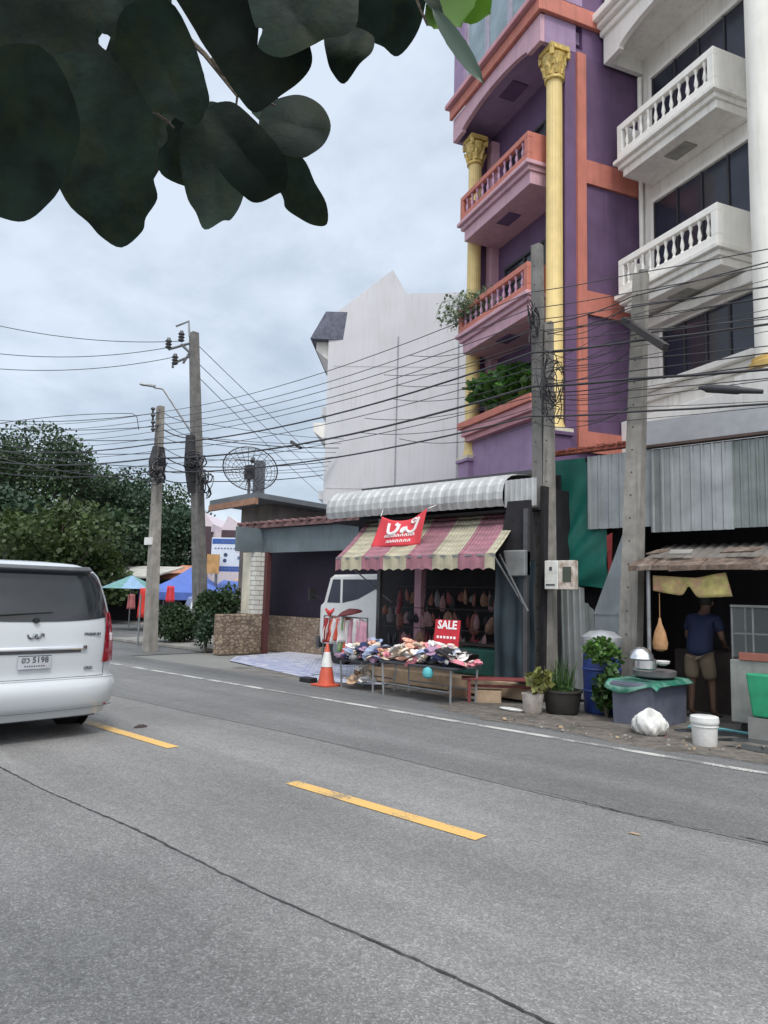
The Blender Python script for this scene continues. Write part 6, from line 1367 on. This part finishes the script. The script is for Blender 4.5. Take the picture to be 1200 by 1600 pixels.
LV = [((150, 40), (38, 348), 150), ((60, -20), (-20, 345), 170), ((190, 30), (190, 386), 165), ((240, 40), (235, 330), 110), ((250, 90), (315, 235), 110), ((300, 165), (330, 359), 105), ((300, 200), (262, 292), 60),
      ((372, 160), (402, 317), 105), ((345, 140), (440, 305), 80), ((425, 180), (508, 352), 74), ((395, 190), (518, 198), 100), ((330, 10), (485, 98), 125), ((392, 100), (430, 215), 95), ((500, -10), (405, 130), 110),
      ((560, 10), (537, 131), 66), ((600, -10), (621, 89), 92), ((660, -20), (671, 92), 12), ((560, -30), (600, 76), 70), ((480, -30), (500, 62), 110), ((545, -20), (500, 70), 60), ((655, -40), (640, 55), 40),
      ((200, 60), (140, 372), 120), ((215, 60), (226, 352), 90), ((30, 60), (75, 325), 120), ((90, -40), (110, 260), 190), ((-60, 0), (-40, 330), 180), ((10, -60), (30, 200), 200), ((260, 60), (322, 178), 75),
      ((190, -40), (245, 130), 120), ((170, -60), (60, 120), 160), ((340, -20), (290, -5), 60), ((330, 60), (440, 170), 90), ((380, -30), (470, 60), 90), ((300, -60), (330, 20), 60), ((450, -50), (420, 60), 90), ((350, 210), (300, 290), 60), ((360, 190), (355, 310), 80),
      ((200, 130), (245, 250), 70), ((110, 120), (90, 290), 100), ((170, 150), (200, 330), 100), ((20, 150), (10, 340), 90), ((290, 90), (325, 190), 60), ((640, -40), (652, 30), 60)]
def outline_leaf(b, pts, d0, seed):
    # one broad leaf: smoothed outline, midrib fold and wavy blade at its own distance
    n = len(pts); rn = random.Random(seed); out_ = []
    for i in range(n):
        p0, p1, p2, p3 = (Vector(pts[(i + k - 1) % n]) for k in range(4))
        for t_ in (0, .25, .5, .75):
            out_.append(.5 * ((2 * p1) + (p2 - p0) * t_ + (2 * p0 - 5 * p1 + 4 * p2 - p3) * t_ ** 2 + (3 * p1 - p0 - 3 * p2 + p3) * t_ ** 3))
    c = sum((Vector(p) for p in pts), Vector((0, 0))) / n; m = len(out_); tx, ty = rn.uniform(-.06, .06), rn.uniform(-.08, .08); ph = rn.uniform(0, 6); vs = [LP(c.x, c.y, d0 + .03 * sin(ph))]; fs = []
    R_ = max((q - c).length for q in out_); my_ = max((q - c for q in out_), key=lambda z_: z_.length).normalized(); mx_ = Vector((-my_.y, my_.x))
    for r_ in range(1, 9):
        k = r_ / 8
        for a, q in enumerate(out_):
            v_ = (q - c) * k; dd = d0 + tx * v_.x / R_ + ty * v_.y / R_ + .05 * (v_.dot(mx_) / R_) ** 2 - .03 * abs(v_.dot(mx_) / R_) + .03 * sin(v_.dot(my_) / R_ * 1.8 + ph)
            vs.append(LP(c.x + v_.x, c.y + v_.y, dd))
    for a in range(m): fs.append((0, 1 + a, 1 + (a + 1) % m))
    for r_ in range(7):
        o_ = 1 + r_ * m
        for a in range(m): fs.append((o_ + a, o_ + m + a, o_ + m + (a + 1) % m, o_ + (a + 1) % m))
    b.add(vs, fs)
OL = [[(-90, 110), (60, 70), (125, 190), (98, 285), (72, 322), (38, 346), (-5, 338), (-60, 315), (-110, 220)],
      [(60, 90), (150, 85), (215, 70), (252, 150), (244, 240), (240, 278), (246, 310), (228, 340), (222, 362), (190, 387), (158, 370), (138, 348), (102, 312), (72, 230)],
      [(196, 10), (262, 0), (300, 60), (322, 130), (326, 165), (303, 196), (262, 178), (238, 172), (205, 120), (180, 70)],
      [(262, 195), (300, 175), (330, 250), (305, 288), (286, 290), (252, 272), (246, 240), (262, 218)],
      [(280, 210), (320, 160), (362, 175), (388, 240), (380, 308), (362, 342), (348, 345), (320, 359), (306, 332), (290, 300)],
      [(318, 180), (352, 158), (385, 175), (442, 240), (448, 290), (430, 305), (402, 317), (380, 306), (340, 262)],
      [(408, 200), (470, 243), (492, 285), (510, 318), (511, 350), (490, 352), (466, 340), (446, 325), (441, 306), (415, 260)],
      [(415, 165), (452, 149), (480, 151), (505, 168), (517, 196), (508, 223), (488, 240), (468, 247), (430, 235), (405, 200)],
      [(262, -50), (400, -50), (398, 30), (390, 60), (420, 72), (470, 50), (486, 78), (486, 104), (468, 128), (438, 150), (400, 176), (373, 152), (335, 95), (305, 48)],
      [(-120, -70), (165, -70), (150, 45), (154, 68), (175, 100), (120, 180), (-20, 190), (-120, 120)],
      [(140, -70), (262, -60), (268, 20), (285, 80), (230, 120), (178, 96), (172, 58), (152, 40)],
      [(392, -60), (540, -60), (560, 20), (545, 52), (510, 60), (486, 72), (440, 90), (404, 74), (410, 46), (396, 34)],
      [(500, -40), (590, -50), (612, 30), (585, 62), (545, 58), (505, 40)],
      [(508, 50), (545, 40), (582, 55), (582, 80), (562, 100), (538, 131), (520, 115), (511, 92)],
      [(560, -60), (668, -60), (664, 10), (650, 55), (622, 88), (600, 74), (574, 50)],
      [(640, -50), (735, -50), (712, 12), (690, 22), (668, 8)]]
b = MB(); rl = random.Random(5)
for k, pts in enumerate(OL): outline_leaf(b, pts, 1.28 + .035 * ((k * 7) % 11), k)
LV = [v_ for v_ in LV if v_[0][1] < 110 and v_[1][1] > 60 and not (v_[1][0] > 480) and v_[1] != (322, 178)]
for (ba, ti, wd) in LV:
    d0 = rl.uniform(1.75, 1.9); ti = (ti[0] + (ba[0] - ti[0]) * .14, ti[1] + (ba[1] - ti[1]) * .14); big_leaf(b, ba, ti, wd * .55, d0, d0, rl.uniform(.0, .02), 0)
for i in range(70):    # rest of the crown outside the frame, above and to the left
    x, y = rl.uniform(-900, 500), rl.uniform(-700, -90)
    if i % 3 == 0: x, y = rl.uniform(-900, -120), rl.uniform(-300, 250)
    d0 = rl.uniform(1.4, 2.4); a = rl.uniform(.6, 2.6); big_leaf(b, (x, y), (x + 200 * cos(a), y + 200 * sin(a)), rl.uniform(110, 170), d0, d0 + rl.uniform(-.2, .2))
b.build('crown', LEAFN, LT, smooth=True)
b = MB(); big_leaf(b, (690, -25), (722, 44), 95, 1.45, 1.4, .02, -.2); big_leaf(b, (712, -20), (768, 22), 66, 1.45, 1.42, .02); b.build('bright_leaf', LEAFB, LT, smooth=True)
b = MB(); big_leaf(b, (676, 12), (757, 132), 27, 1.3, 1.25, .03, -.3); b.build('edge_on_leaf', mat('leaf_grey_green', (.05, .085, .06), .5, trans=.2), LT, smooth=True)
